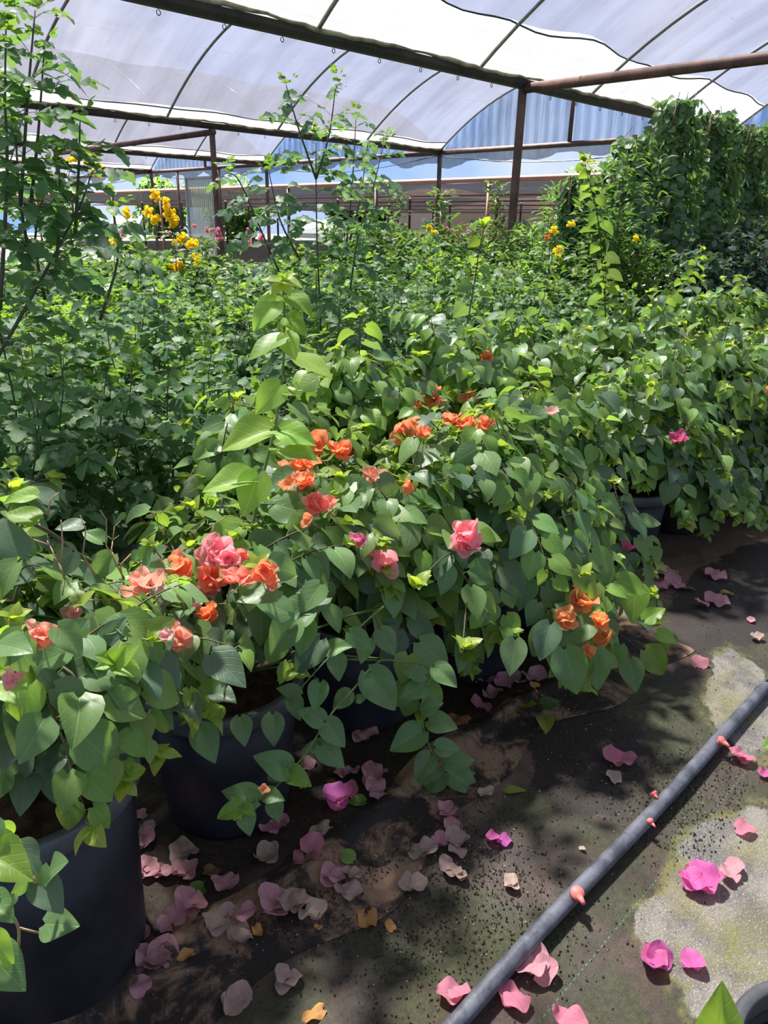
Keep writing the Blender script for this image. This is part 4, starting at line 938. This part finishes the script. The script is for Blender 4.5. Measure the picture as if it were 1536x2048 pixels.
lab2 = ['second-row compound-leaved shrub behind the left edge stems', 'second-row compound-leaved shrub below the yellow flowers', 'second-row compound-leaved shrub in front of the pale door panel', 'second-row compound-leaved shrub just left of the forked tall stems', 'second-row compound-leaved shrub just right of the forked tall stems',
        'second-row compound-leaved shrub in front of the beige house', 'second-row compound-leaved shrub left of the centre post', 'second-row compound-leaved shrub under the centre post', 'second-row compound-leaved shrub right of the centre post', 'second-row compound-leaved shrub left of the vines']
for i in range(10): pinnate_shrub(1.25 + i * .68, 3.95 + .08 * math.sin(i * 3), 1.33 + .08 * math.sin(i * 2.3), .46, 14, lab2[i], 230 + i, True, group='second row of compound-leaved shrubs', ls=.075)
lab3 = ['third-row compound-leaved shrub, %s from the left' % q for q in 'first second third fourth fifth sixth seventh eighth ninth'.split()]
for i in range(9): pinnate_shrub(1.6 + i * .8, 4.9 + .1 * math.sin(i * 2), 1.4 + .1 * math.sin(i * 1.7), .5, 12, lab3[i], 250 + i, False, group='third row of compound-leaved shrubs', ls=.075, leaflen=.22, step=.12, pot=False)

# flower heads of the yellow shrubs
def yellow_cluster(root, p, s, c=(.90, .55, .03), n=7):
    L = Leaves()
    for i in range(n):
        o = (rv() + UPV * .3).normalized(); q = p + o * s * .45
        for k in range(5):
            a = k * 1.257; x = o.orthogonal().normalized(); yv = o.cross(x); dd = x * math.cos(a) + yv * math.sin(a)
            L.add('petal', q, (dd * .9 + o * .6).normalized(), o - dd * .5, s * .36, vary(c, .12, .05), 1.7)
        for k in range(4):
            a = k * 1.57; x = o.orthogonal().normalized(); yv = o.cross(x); dd = x * math.cos(a) + yv * math.sin(a)
            L.add('petal', q - o * s * .5 + dd * s * .02, (o + dd * .12).normalized(), dd, s * .6, vary((c[0], c[1] * .9, c[2]), .1), .8)
    ob = L.build('flower_cluster', M['bract'], root, 5); ob['label'] = 'bright yellow trumpet flowers' if c[1] > .5 else ('pink flowers' if c[2] > .2 else 'orange flowers')
def plain_shrub(x, y, H, Rr, n, kind, ls, col, label, seed, group, flowers=(), name='leafy_shrub', nst=9, up=.6, low=.3, mat='far_leaf'):
    random.seed(seed); root = empty(name, (x, y, 0), label, 'shrub', group); L = Leaves(); W = MB(); st = []
    for i in range(nst):
        a = 2 * math.pi * i / nst + U(-.4, .4); rad = math.sqrt(U(.02, 1)) * Rr; hh = H * (1 - .3 * (rad / Rr) ** 2) * U(.75, 1.05)
        pts = bez(Vector((x, y, 0)), Vector((x + math.cos(a) * rad * .7, y + math.sin(a) * rad * .7, hh * .45)), Vector((x + math.cos(a) * rad, y + math.sin(a) * rad, hh)), 9)
        W.tube(pts, [.008 - .0006 * k for k in range(10)], 4, col=(.08, .08, .04)); st.append(pts)
    for i in range(n):
        pts = random.choice(st); f = (low + (1 - low) * math.sqrt(random.random())) * 9; k = min(8, int(f)); p = pts[k].lerp(pts[k + 1], f - k)
        o = Vector((U(-1, 1), U(-1, 1), 0)).normalized(); d = (o + UPV * U(-.2, up) * (1 if f > 6 else .4)).normalized()
        p = p + o * U(.0, .12)
        L.add(kind, p, d, UPV + rv() * .5 + o * .3, ls * U(.6, 1.2), vary(lerp3(col, S_Y, max(0, f / 9 - .7) * U(0, 2)), .2, .08))
    W.build('stem', M['stem_attr'], root); L.build('foliage', M[mat], root, seed)
    for (px, py, s, c) in flowers:
        yellow_cluster(root, P(px, py, x=x + (px % 7 - 3) * .02), s * .8, c)
    return root
YEL = (.98, .88, .05); ORG = (.85, .32, .06); PKF = (.80, .42, .48)
def pos(px, d): p = P(px, 448, d=d); return p.x, p.y
fl = ((312, 390), (296, 423), (309, 436), (338, 425), (345, 440), (352, 452), (366, 478), (362, 532), (345, 538), (352, 486), (255, 425), (262, 452), (250, 458), (330, 408), (385, 488), (393, 520))
x, y = pos(330, 6.6); plain_shrub(x, y, 1.52, .6, 1100, 'lance_w', .11, (.085, .17, .05), 'yellow-flowered shrub with the brightest blooms, in front of the pale door panel', 400, None, [(a, c, .10, YEL) for a, c in fl], 'flowering_shrub', nst=14)
x, y = pos(160, 6.2); plain_shrub(x, y, 1.7, .55, 900, 'lance_w', .11, (.085, .17, .05), 'yellow-flowered shrub at the far left, half hidden by tall stems', 401, None, [(145, 320, .09, YEL), (170, 316, .09, YEL), (195, 340, .09, YEL), (192, 350, .07, YEL), (230, 485, .09, YEL), (225, 500, .08, YEL), (205, 470, .08, ORG)], 'flowering_shrub', nst=12)
x, y = pos(865, 7.5); plain_shrub(x, y, 1.62, .5, 700, 'lance', .12, (.10, .2, .055), 'tall leafy shrub with two small yellow flower heads left of the centre post', 402, None, [(855, 460, .09, YEL), (866, 466, .07, YEL)], 'flowering_shrub', nst=9)
x, y = pos(1120, 6.0); plain_shrub(x, y, 1.5, .45, 800, 'lance_w', .09, (.10, .2, .05), 'leafy shrub with yellow blooms right of the centre post', 403, None, [(1108, 462, .07, YEL), (1116, 503, .08, YEL), (1118, 514, .07, YEL), (1142, 450, .06, YEL), (1272, 478, .05, YEL), (1095, 475, .05, ORG)], 'flowering_shrub', nst=10)
# upright feathery shrubs around the centre post
for i, (px, d, H, lb) in enumerate(((810, 8.5, 1.85, 'upright willow-leaved shrub left of the thin dark post'), (905, 8.0, 1.78, 'upright willow-leaved shrub in front of the thin dark post'), (985, 9.6, 1.85, 'upright willow-leaved shrub in front of the beige house'), (1075, 7.4, 1.86, 'upright willow-leaved shrub hugging the right side of the centre post'),
                                    (1135, 7.0, 1.9, 'upright willow-leaved shrub further right of the centre post'), (1225, 6.4, 2.1, 'tallest feathery shrub just left of the vines'), (1285, 6.6, 1.95, 'feathery shrub touching the vines'), (760, 7.6, 1.75, 'upright willow-leaved shrub right of the forked tall stems'), (700, 8.5, 1.7, 'upright leafy shrub behind the forked tall stems'))):
    x, y = pos(px, d); plain_shrub(x, y, H + .14, .34, 1000, 'lance' if px > 1000 else 'lance_w', .10, (.105, .21, .055), lb, 420 + i, None, (), 'willow_leaved_shrub', nst=8, up=1.1)
# low flowering rows filling the house behind
k = 0
ORD = 'first second third fourth fifth sixth seventh eighth ninth tenth eleventh twelfth thirteenth'.split()
def FARL2(ty, r_, j): return '%s, %s from the left edge in the %s far row' % (('leafy green shrub', 'pink-flowered green shrub', 'pale low green shrub')[ty], ORD[j], ORD[r_])
for r_, dd in enumerate((5.6, 6.8, 8.2, 9.8, 11.6, 13.6, 16.0)):
    y = dd * .72; 
    for j in range(11 if r_ < 5 else 13):
        px = -60 + (1660 / (10 if r_ < 5 else 12)) * j + 40 * math.sin(j * 5 + r_ * 2); d = dd
        x, y = pos(px, d)
        if y < 3.9 or (x > 6.2 and y < 4.4) or x > 17: continue
        for qx in (7.7, 13.4):
            for qy in BAYS:
                if abs(x - qx) < .3 and abs(y - qy) < .3: x += .4
        pinkf = r_ >= 3 and (j + r_) % 3 == 0
        H = (1.22, 1.25, 1.22, 1.25, 1.1, 1.0, .95)[r_] + .12 * math.sin(j * 3 + r_); cl = [(.075, .155, .05), (.09, .19, .055), (.06, .13, .06)][(j + r_) % 3]
        ty = 1 if pinkf else (0 if r_ < 4 else 2)
        fs = [(px + U(-60, 60), 470 + U(0, 25) - 3 * r_, .10, PKF) for _ in range(4)] if pinkf else ()
        random.seed(k); plain_shrub(x, y, H, .55 if r_ < 4 else .75, 420 if r_ < 4 else 300, ('oval', 'lance_w', 'oval')[(j + 2 * r_) % 3], .095 if r_ < 4 else .14, cl, FARL2(ty, r_, j), 500 + k, ('leafy shrubs in the rows behind', 'pink-flowered shrubs in the far rows', 'pale shrubs in the farthest rows')[ty], fs, nst=8); k += 1
# climbing vines on stakes and dark glossy shrubs at right
vl = ['lowest vine on a stake, left end of the vine wall', 'vine on a stake, second from the left of the vine wall', 'tallest vine column, reaching the roof gutter', 'vine column right of the tallest one', 'vine column with wooden stake tops above it', 'vine column at the right edge under the roof pipe', 'vine column farthest along the right edge']
for i, (x, y, H, Rr) in enumerate(((6.55, 4.0, 1.95, .36), (7.25, 3.95, 2.3, .44), (7.95, 3.9, 2.68, .5), (8.8, 3.85, 2.66, .5), (9.7, 3.8, 2.6, .55), (10.8, 3.8, 2.6, .6), (12.0, 3.8, 2.6, .6))):
    random.seed(600 + i); root = empty('climbing_vine', (x, y, 0), vl[i], 'climbing vine'); L = Leaves(); W = MB()
    for s_ in range(9):
        a = U(0, 6.28); pts = [Vector((x + math.cos(a + t * 3) * .1 * (1 + t), y + math.sin(a + t * 3) * .1, H * t)) for t in np.linspace(0, 1, 14)]
        W.tube(pts, .006, 4, col=(.14, .09, .05))
        if s_ % 2: W.tube([pts[-1], pts[-1] + Vector((U(-.2, .2), U(-.2, .2), U(.05, .22)))], .003, 4, col=(.12, .14, .06))
    for q in range(2600):
        z = H * (.12 + .9 * random.random()); a = U(0, 6.28); rr_ = Rr * (1.0 - .55 * (z / H) ** 2.5) * (.72 + .28 * math.sin(a * 3 + z * 4 + i)) * U(.55, 1.08)
        o = Vector((math.cos(a), math.sin(a), 0)); p = Vector((x, y, z)) + o * rr_
        L.add('oval', p, (o * .5 - UPV * U(.1, 1) + rv() * .7).normalized(), o * .8 + UPV * .6 + rv() * .4, U(.06, .105), vary(lerp3((.115, .22, .105), (.21, .34, .12), max(0, z / H - .5) * U(0, 1.6)), .2, .1), 1.15)
    W.build('stem', M['stem_attr'], root); L.build('foliage', M['far_leaf'], root, i)
    g = MB(); g.box((x + .18, y + .08, 0), (x + .215, y + .115, H + .10)); tag(g.build('wooden_stake', M['wood'], smooth=False), 'orange-brown wooden stake in the ' + vl[i].split(',')[0], 'stake', 'wooden stakes in the vine wall')
gl = ['dark glossy-leaved shrub in front of the vine wall, nearest of its kind', 'dark glossy-leaved shrub, second along the vine wall', 'dark glossy-leaved shrub at the right edge', 'dark glossy-leaved shrub farthest along the right edge']
for i, (x, y, H, Rr) in enumerate(((7.15, 3.12, 1.35, .5), (8.0, 3.15, 1.55, .55), (9.0, 3.2, 1.7, .6), (10.2, 3.2, 1.75, .6))):
    random.seed(640 + i); root = empty('glossy_shrub', (x, y, 0), gl[i], 'shrub'); L = Leaves(); W = MB()
    for s_ in range(8):
        a = U(0, 6.28); W.tube(bez(Vector((x, y, 0)), Vector((x + math.cos(a) * .1, y + math.sin(a) * .1, H * .6)), Vector((x + math.cos(a) * Rr * .8, y + math.sin(a) * Rr * .8, H * .85)), 8), .008, 5, col=(.2, .11, .06))
    for q in range(2600):
        v = rv(); p = Vector((x + v.x * Rr * U(.7, 1.05), y + v.y * Rr * U(.7, 1.05), H * .52 + v.z * H * .48 * U(.7, 1.05)))
        L.add('oval', p, (v * .5 - UPV * .3 + rv() * .8).normalized(), v + UPV * .5 + rv() * .4, U(.05, .085), vary((.06, .115, .072), .25, .1), 1.25)
    W.build('stem', M['stem_attr'], root); L.build('foliage', M['vine'], root, i)

# ------------------------------------------------------------------ things on the path
root = empty('irrigation_pipe', (1.7, .63, 0), 'grey-black irrigation pipe lying diagonally along the path', 'pipe')
pa, pb = P(905, 2056, z=.03), P(1560, 1345, z=.03); dirp = (pb - pa).normalized()
g = MB(); g.tube([pa - dirp * .6 + (pb - pa) * 0] + [pa.lerp(pb, t) + Vector((0, .004 * math.sin(t * 9), .0015 * math.sin(t * 14))) for t in np.linspace(0, 1, 24)] + [pb + dirp * 4], .0195, 20); g.build('tube', M['pipe'], root)
ax = dirp.normalized(); side = ax.cross(UPV).normalized()
for i, (px, py, sc_, ds) in enumerate(((1168, 1795, 1.0, (.35, -.3)), (1452, 1490, .9, (.75, .1)), (1232, 1550, .6, (-.9, .1)), (1240, 1608, .5, (.9, -.2)))):
    p = P(px, py, z=.045); t = (p - pa).dot(dirp); q = pa + dirp * t + Vector((0, 0, 0)); o = (side * ds[0] + UPV * .8 + ax * ds[1]).normalized()
    g = MB(); sc_ *= 1.55; g.tube([q + o * .010, q + o * .026], [.007 * sc_, .007 * sc_], 14); g.tube([q + o * .026, q + o * .034 * (1 if sc_ > .5 else .9)], [.0115 * sc_, .0105 * sc_], 16); e = q + o * .032 - ax * .006 + side * .008
    g.tube([e, e + (side * .7 - ax * .4).normalized() * .014 * sc_], [.0055 * sc_, .0035 * sc_], 10); ob = g.build('plug', M['cap'], root); ob['label'] = 'salmon pink plastic plug'
g = MB(); g.tube([P(1098, 1830, z=.012), P(1120, 1800, z=.012), P(1165, 1752, z=.02), P(1205, 1722, z=.03)], .0055, 8); mtb = tag(g.build('drip_tube', M['blackplastic']), 'short black drip tube tucked against the near part of the pipe', 'tube')
g = MB(); g.tube([P(1094, 1838, z=.012), P(1112, 1810, z=.012)], .0068, 8); g.build('tip', M['white'], mtb)['label'] = 'whitish end'
g = MB(); g.tube([P(1508, 1392, z=.012), P(1512, 1378, z=.02), P(1532, 1362, z=.05), P(1580, 1330, z=.06)], .0055, 8); tag(g.build('drip_tube', M['blackplastic']), 'bent black drip tube beside the pipe at the right edge', 'tube')

# fallen bracts, each lying where the photograph shows it: x, y, size in px, colour, blades, label
FM = (.66, .18, .46); FP = (.72, .27, .37); FD = (.56, .29, .33); FT = (.42, .33, .27); FO = (.55, .30, .10)
FB = [(1405, 1772, 46, FM, 4, 'bright magenta fallen bract cluster on the pale patch right of the pipe'), (1225 + 1 + 160, 1760, 24, FP, 2, 'round rosy fallen bract tucked against the left of the bright magenta cluster'), (1462, 1748, 30, FD, 2, 'dusky curled bract just right of the bright magenta cluster'),
      (1310, 1932, 46, FM, 3, 'tall crumpled magenta fallen bract at the lower right'), (1378, 1930, 38, FM, 2, 'pointed magenta fallen bract right of the tall crumpled one'), (1075, 1945, 46, FD, 3, 'pale dusty pink bract just right of the pipe, lower frame'), (1030, 1998, 40, FP, 2, 'pink two-lobed fallen bract below the dusty one beside the pipe'),
      (912, 1985, 40, FP, 2, 'pink fallen bract just left of the lower end of the pipe'), (1130, 2044, 44, FP, 2, 'pink fallen bract cut by the bottom edge of the frame'), (1490, 1665, 26, FP, 1, 'single round pink bract on mossy ground at the right edge'), (1487, 1523, 26, FP, 3, 'small ruffled pink bract right of the pipe\'s upper plug'),
      (1532, 1550, 20, FM, 2, 'magenta fallen bract cut by the right edge'), (1238, 1524, 32, FP, 2, 'pink fallen bract lying on the damp patch with painted shade'), (1226, 1556, 20, FT, 1, 'small withered grey bract beside the pink one on the damp shade-painted patch'), (1395, 1326, 26, FP, 1, 'lone pink bract near the end of the leafy mass at right'),
      (1428, 1155, 22, FD, 2, 'faded pink bract on the ground below the right shrubs'), (1430, 1208, 30, FD, 2, 'pair of dusky bracts on the brown strip at right'), (1405, 1212, 22, FD, 2, 'dusky bract left of the pair on the brown strip at right'), (1500, 1242, 12, FD, 1, 'tiny pinkish bract on the dark ground at far right'), (1512, 1278, 18, FT, 2, 'tan star-shaped withered bract at far right'),
      (996, 1684, 24, FM, 2, 'small magenta bract alone in the middle of the dark path'), (845, 1700, 34, FT, 2, 'pale upright bract left of the rotting clump'), (888, 1630, 26, FD, 2, 'rosy bract below the trailing shoot'), (906, 1652, 24, FD, 1, 'rosy oval bract touching the one below the trailing shoot'), (885, 1688, 26, FD, 2, 'purplish bract at the edge of the rotting clump'),
      (910, 1690, 30, FT, 3, 'rotting tan bracts in the black clump'), (893, 1745, 28, FT, 2, 'greyish bract below the rotting clump'), (920, 1752, 22, FT, 2, 'grey crumpled bract at the foot of the rotting clump'), (828, 1775, 34, FT, 3, 'crumpled pale bract below the upright one on the path'), (1018, 1770, 22, FT, 2, 'round beige bract in the middle of the path'),
      (618, 1715, 40, FP, 2, 'two-lobed pink bract on the ground cloth fold'), (530, 1722, 34, FT, 3, 'grey and pink bract cluster at the ground cloth edge'), (460, 1775, 36, FD, 2, 'long dusty pink bract lying against the cloth edge'), (370, 1750, 34, FD, 2, 'dusty pink bract on the soil between the pots'), (328, 1745, 28, FD, 2, 'purplish bract left of the dusty one between the pots'),
      (286, 1745, 34, FD, 3, 'faded bract touching the big left pot'), (380, 1815, 36, FD, 3, 'ruffled pink bract on the cloth edge, lower left'), (343, 1848, 36, FD, 2, 'oval pink bract below the ruffled one, lower left'), (272, 1878, 34, FD, 3, 'pink bract beside the base of the big left pot'), (262, 1905, 24, FD, 2, 'small pink bract under the one beside the big left pot'),
      (318, 1935, 46, FD, 4, 'large pale pink three-lobed bract on the brown cloth, lower left'), (287, 1980, 26, FD, 1, 'small pink bract below the large three-lobed one'), (448, 1855, 40, FT, 3, 'beige bract pair on the sunlit cloth'), (482, 1838, 34, FD, 2, 'upright dusky bract above the beige pair'), (485, 1880, 34, FT, 2, 'striped pale bract right of the beige pair'),
      (553, 1825, 42, FD, 3, 'pink and tan bract cluster on the black soil'), (590, 1815, 34, FT, 3, 'beige bract right of the pink and tan cluster'), (625, 1828, 34, FT, 2, 'translucent grey bract with an orange tip'), (665, 1765, 32, FD, 3, 'mauve bract clump at the edge of the moss'), (705, 1755, 28, FT, 2, 'tan bract right of the mauve clump'), (692, 1790, 32, FT, 2, 'grey bract below the mauve clump'),
      (572, 1965, 30, FT, 3, 'pale folded bract alone on mossy ground, lower left of centre'), (540, 1660, 24, FD, 2, 'dark pink bract beneath the leftward trailing shoot'), (562, 1655, 24, FP, 2, 'pink five-sided bract right of the dark pink one'), (675, 1600, 36, FM, 3, 'magenta and pink bract cluster under the hanging leaves'), (700, 1590, 28, FP, 2, 'pink bract beside the magenta cluster under the hanging leaves'),
      (745, 1560, 34, FD, 3, 'dusky bract cluster under the hanging leaves'), (762, 1588, 32, FD, 2, 'dusky pink bract at the cloth edge under the hanging leaves'), (735, 1548, 22, FD, 2, 'purple-pink bract in the shade behind the cloth edge'), (692, 1548, 26, FD, 2, 'faded bract in deep shade right of the second pot'), (618, 1530, 22, FD, 1, 'dusky heart-shaped bract in shade beside the second pot'),
      (725, 1470, 30, FD, 3, 'faded bract clump in deep shade between pots'), (282, 1628, 18, FD, 1, 'small purple bract in the gap between the two left pots'), (280, 1690, 34, FD, 2, 'pink bract in the gap beside the big left pot'), (300, 1660, 22, FT, 2, 'grey bract in the gap between the two left pots'), (365, 1712, 30, FT, 3, 'crumpled tan bract in front of the second pot'),
      (958, 1412, 26, FP, 1, 'rose-pink bract at the edge of the yellow leaves'), (985, 1392, 28, FD, 2, 'mauve bract in the heap under the leaves'), (1005, 1370, 30, FD, 3, 'dusky bract heap under the amber bracts'), (1030, 1362, 28, FT, 2, 'tan bract in the heap under the amber bracts'), (1070, 1360, 28, FD, 2, 'pinkish-brown bract beside the heap under the amber bracts'), (970, 1362, 24, FD, 2, 'purplish bract at the left end of the heap'),
      (1335, 1150, 26, FD, 2, 'dusky bract beside the pot in the dark gap'), (1310, 1175, 24, FD, 3, 'reddish bract below the pot in the dark gap'), (1345, 1175, 24, FD, 2, 'wine-coloured bract right of the pot in the dark gap'), (1500, 1045, 24, FD, 2, 'pale bract far along the row at the right edge'), (1320, 1590, 0, FP, 0, ''), (20, 2010, 34, FD, 2, 'pale bract under the big left pot at the bottom edge'),
      (480, 2010, 40, FT, 3, 'decayed ghostly bract at the bottom left of centre'), (462, 1965, 20, FT, 1, '')]
random.seed(900)
for (px, py, rp, c, nbl, lb) in FB:
    if not lb or not nbl: continue
    p = P(px, py, z=0.004); dp = (p - CAM).dot(FWD); s = rp * dp / FPX * 1.12
    if 1.0 < p.y < 1.25: p.z += .008
    L = Leaves(); a0 = U(0, 6.28)
    for i in range(nbl):
        a = a0 + i * (6.28 / max(nbl, 2) * .8) + U(-.7, .7); o = Vector((math.cos(a), math.sin(a), U(.02, .3)))
        c2 = lerp3(c, lerp3(FD, FT, U(0, 1)), U(0, .3)) if c is not FM else vary(c, .15, .1)
        L.add('bract', p + Vector((U(-1, 1), U(-1, 1), 0)) * s * .14 + UPV * s * .06 - o * s * .12 * (nbl > 1) + UPV * (.002 + .005 * i) - (o * s * .5 if nbl == 1 else Vector((0, 0, 0))), o.normalized(), UPV + rv() * .35, s * U(.95, 1.2) * (1.2 if nbl == 1 else 1), c2, 1.25)
    ob = L.build('fallen_bract', M['bract'] if c in (FM, FP) else M['bract_old'], None, random.randint(0, 99), origin=tuple(p)); tag(ob, lb, 'fallen bract', 'fallen bracts on the ground')
# dry and yellowing leaves on the ground
GL = [(735, 1843, 44, FO, 'dry', 'long pale tan dead leaf on the path, left of centre'), (780, 1850, 22, FO, 'dry', 'small pointed tan dead leaf right of the long one'), (627, 2028, 36, FO, 'dry', 'orange-brown dead leaf near the bottom edge'), (1030, 1580, 34, (.32, .42, .10), 'g', 'pale green fallen leaf on the sunlit cloth'),
      (972, 1590, 26, (.45, .36, .28), 'dry', 'beige curled leaf under the trailing shoot tip'), (692, 1718, 30, (.25, .42, .12), 'g', 'torn bright green leaf piece on the cloth fold'), (400, 1775, 34, (.16, .32, .06), 'g', 'green fallen leaf on the soil between the pots'), (712, 1608, 30, (.14, .24, .05), 'g', 'dull green leaf beside the magenta bracts'),
      (1090, 1452, 34, (.26, .32, .05), 'g', 'olive fallen leaf on the brown strip'), (1050, 1410, 36, (.22, .22, .03), 'g', 'yellow-brown leaf in the heap of old leaves'), (1020, 1425, 30, (.30, .26, .04), 'g', 'mustard leaf left in the heap of old leaves'), (1100, 1410, 32, (.08, .17, .04), 'g', 'dark green leaf right of the heap of old leaves'),
      (1072, 1385, 28, FO, 'dry', 'brown leaf above the heap of old leaves'), (915, 1440, 36, (.30, .13, .06), 'dry', 'rust-brown curled leaf beside the hanging shoot'), (640, 1665, 36, (.36, .30, .2), 'dry', 'curled beige leaf against the cloth edge'), (605, 1575, 16, FO, 'dry', 'tiny tan leaf by the second pot'), (1165, 1710 - 12, 12, (.6, .5, .36), 'dry', 'tiny cream scrap on the dark path'),
      (372, 1918, 26, FO, 'dry', 'upright brown leaf scrap on the brown cloth'), (515, 1870, 26, (.5, .26, .08), 'dry', 'orange leaf scrap right of the striped bract'), (637, 1862, 14, FO, 'dry', 'small orange scrap on the moss'), (425, 1745, 30, (.2, .12, .07), 'dry', 'long brown curled leaf near the cloth edge'), (20, 1850, 26, FO, 'dry', ''), (795, 1835, 12, FO, 'dry', ''),
      (330, 1460 + 500, 14, (.5, .45, .3), 'dry', ''), (1455, 1190, 20, (.3, .26, .06), 'g', 'yellowish leaf on the ground at right'), (1150 + 230, 1180, 18, (.2, .25, .06), 'g', 'olive leaf near the pot in the dark gap')]
for (px, py, rp, c, kd, lb) in GL:
    if not lb: continue
    p = P(px, py, z=.005); dp = (p - CAM).dot(FWD); s = rp * dp / FPX * 1.3
    if 1.0 < p.y < 1.25: p.z += .01
    L = Leaves(); a = U(0, 6.28); o = Vector((math.cos(a), math.sin(a), .05)); L.add('bract' if kd == 'dry' else 'heart', p - o * s * .45, o, UPV + rv() * .3, s, c, .8 if kd == 'dry' else 1)
    tag(L.build('fallen_leaf', M['bract_old'] if kd == 'dry' else M['leaf'], None, int(px), origin=tuple(p)), lb, 'fallen leaf', 'dead leaves on the ground')
# crumbs of soil and plant litter, too many to count
g = MB(); r3 = np.random.default_rng(5)
DB = [((.028, .022, .017), 3800, .0021), ((.07, .05, .04), 2500, .0024), ((.42, .36, .26), 520, .0018)]
CLU = [P(*q, z=0) for q in ((900, 1680), (950, 1720), (700, 1760), (1180, 1530), (1350, 1640), (600, 1830), (1050, 1850), (1400, 1560), (850, 1900), (1150, 1410))]
for (c, n, s) in DB:
    for i in range(n):
        if i % 3: q = CLU[i % len(CLU)]; x, y = q.x + r3.normal(0, .11), q.y + r3.normal(0, .09)
        else: x, y = r3.uniform(.2, 4), r3.uniform(.15, 1.5)
        if y > 1.6 or (y < .45 and x > 1.0 and r3.random() < .8): continue
        z = .004 + (.006 if 1.0 < y < 1.25 and x < 2.7 else 0); k = s * r3.uniform(.4, 1.5) * (1.4 if i % 3 else 1)
        an = r3.uniform(0, 6.28); ca, sa = math.cos(an), math.sin(an); e = r3.uniform(.3, 1)
        V = [(x + k * ca, y + k * sa, z - .002), (x - k * sa * e, y + k * ca * e, z - .002), (x - k * ca, y - k * sa, z - .002), (x + k * sa * e, y - k * ca * e, z - .002), (x, y, z + k * .4)]
        g.add(V, [(0, 1, 4), (1, 2, 4), (2, 3, 4), (3, 0, 4)], None, c)
db = g.build('soil_debris', M['stem_attr'], smooth=False); tag(db, 'scattered dark soil crumbs and pale litter flecks over the path', 'litter', kind='stuff')
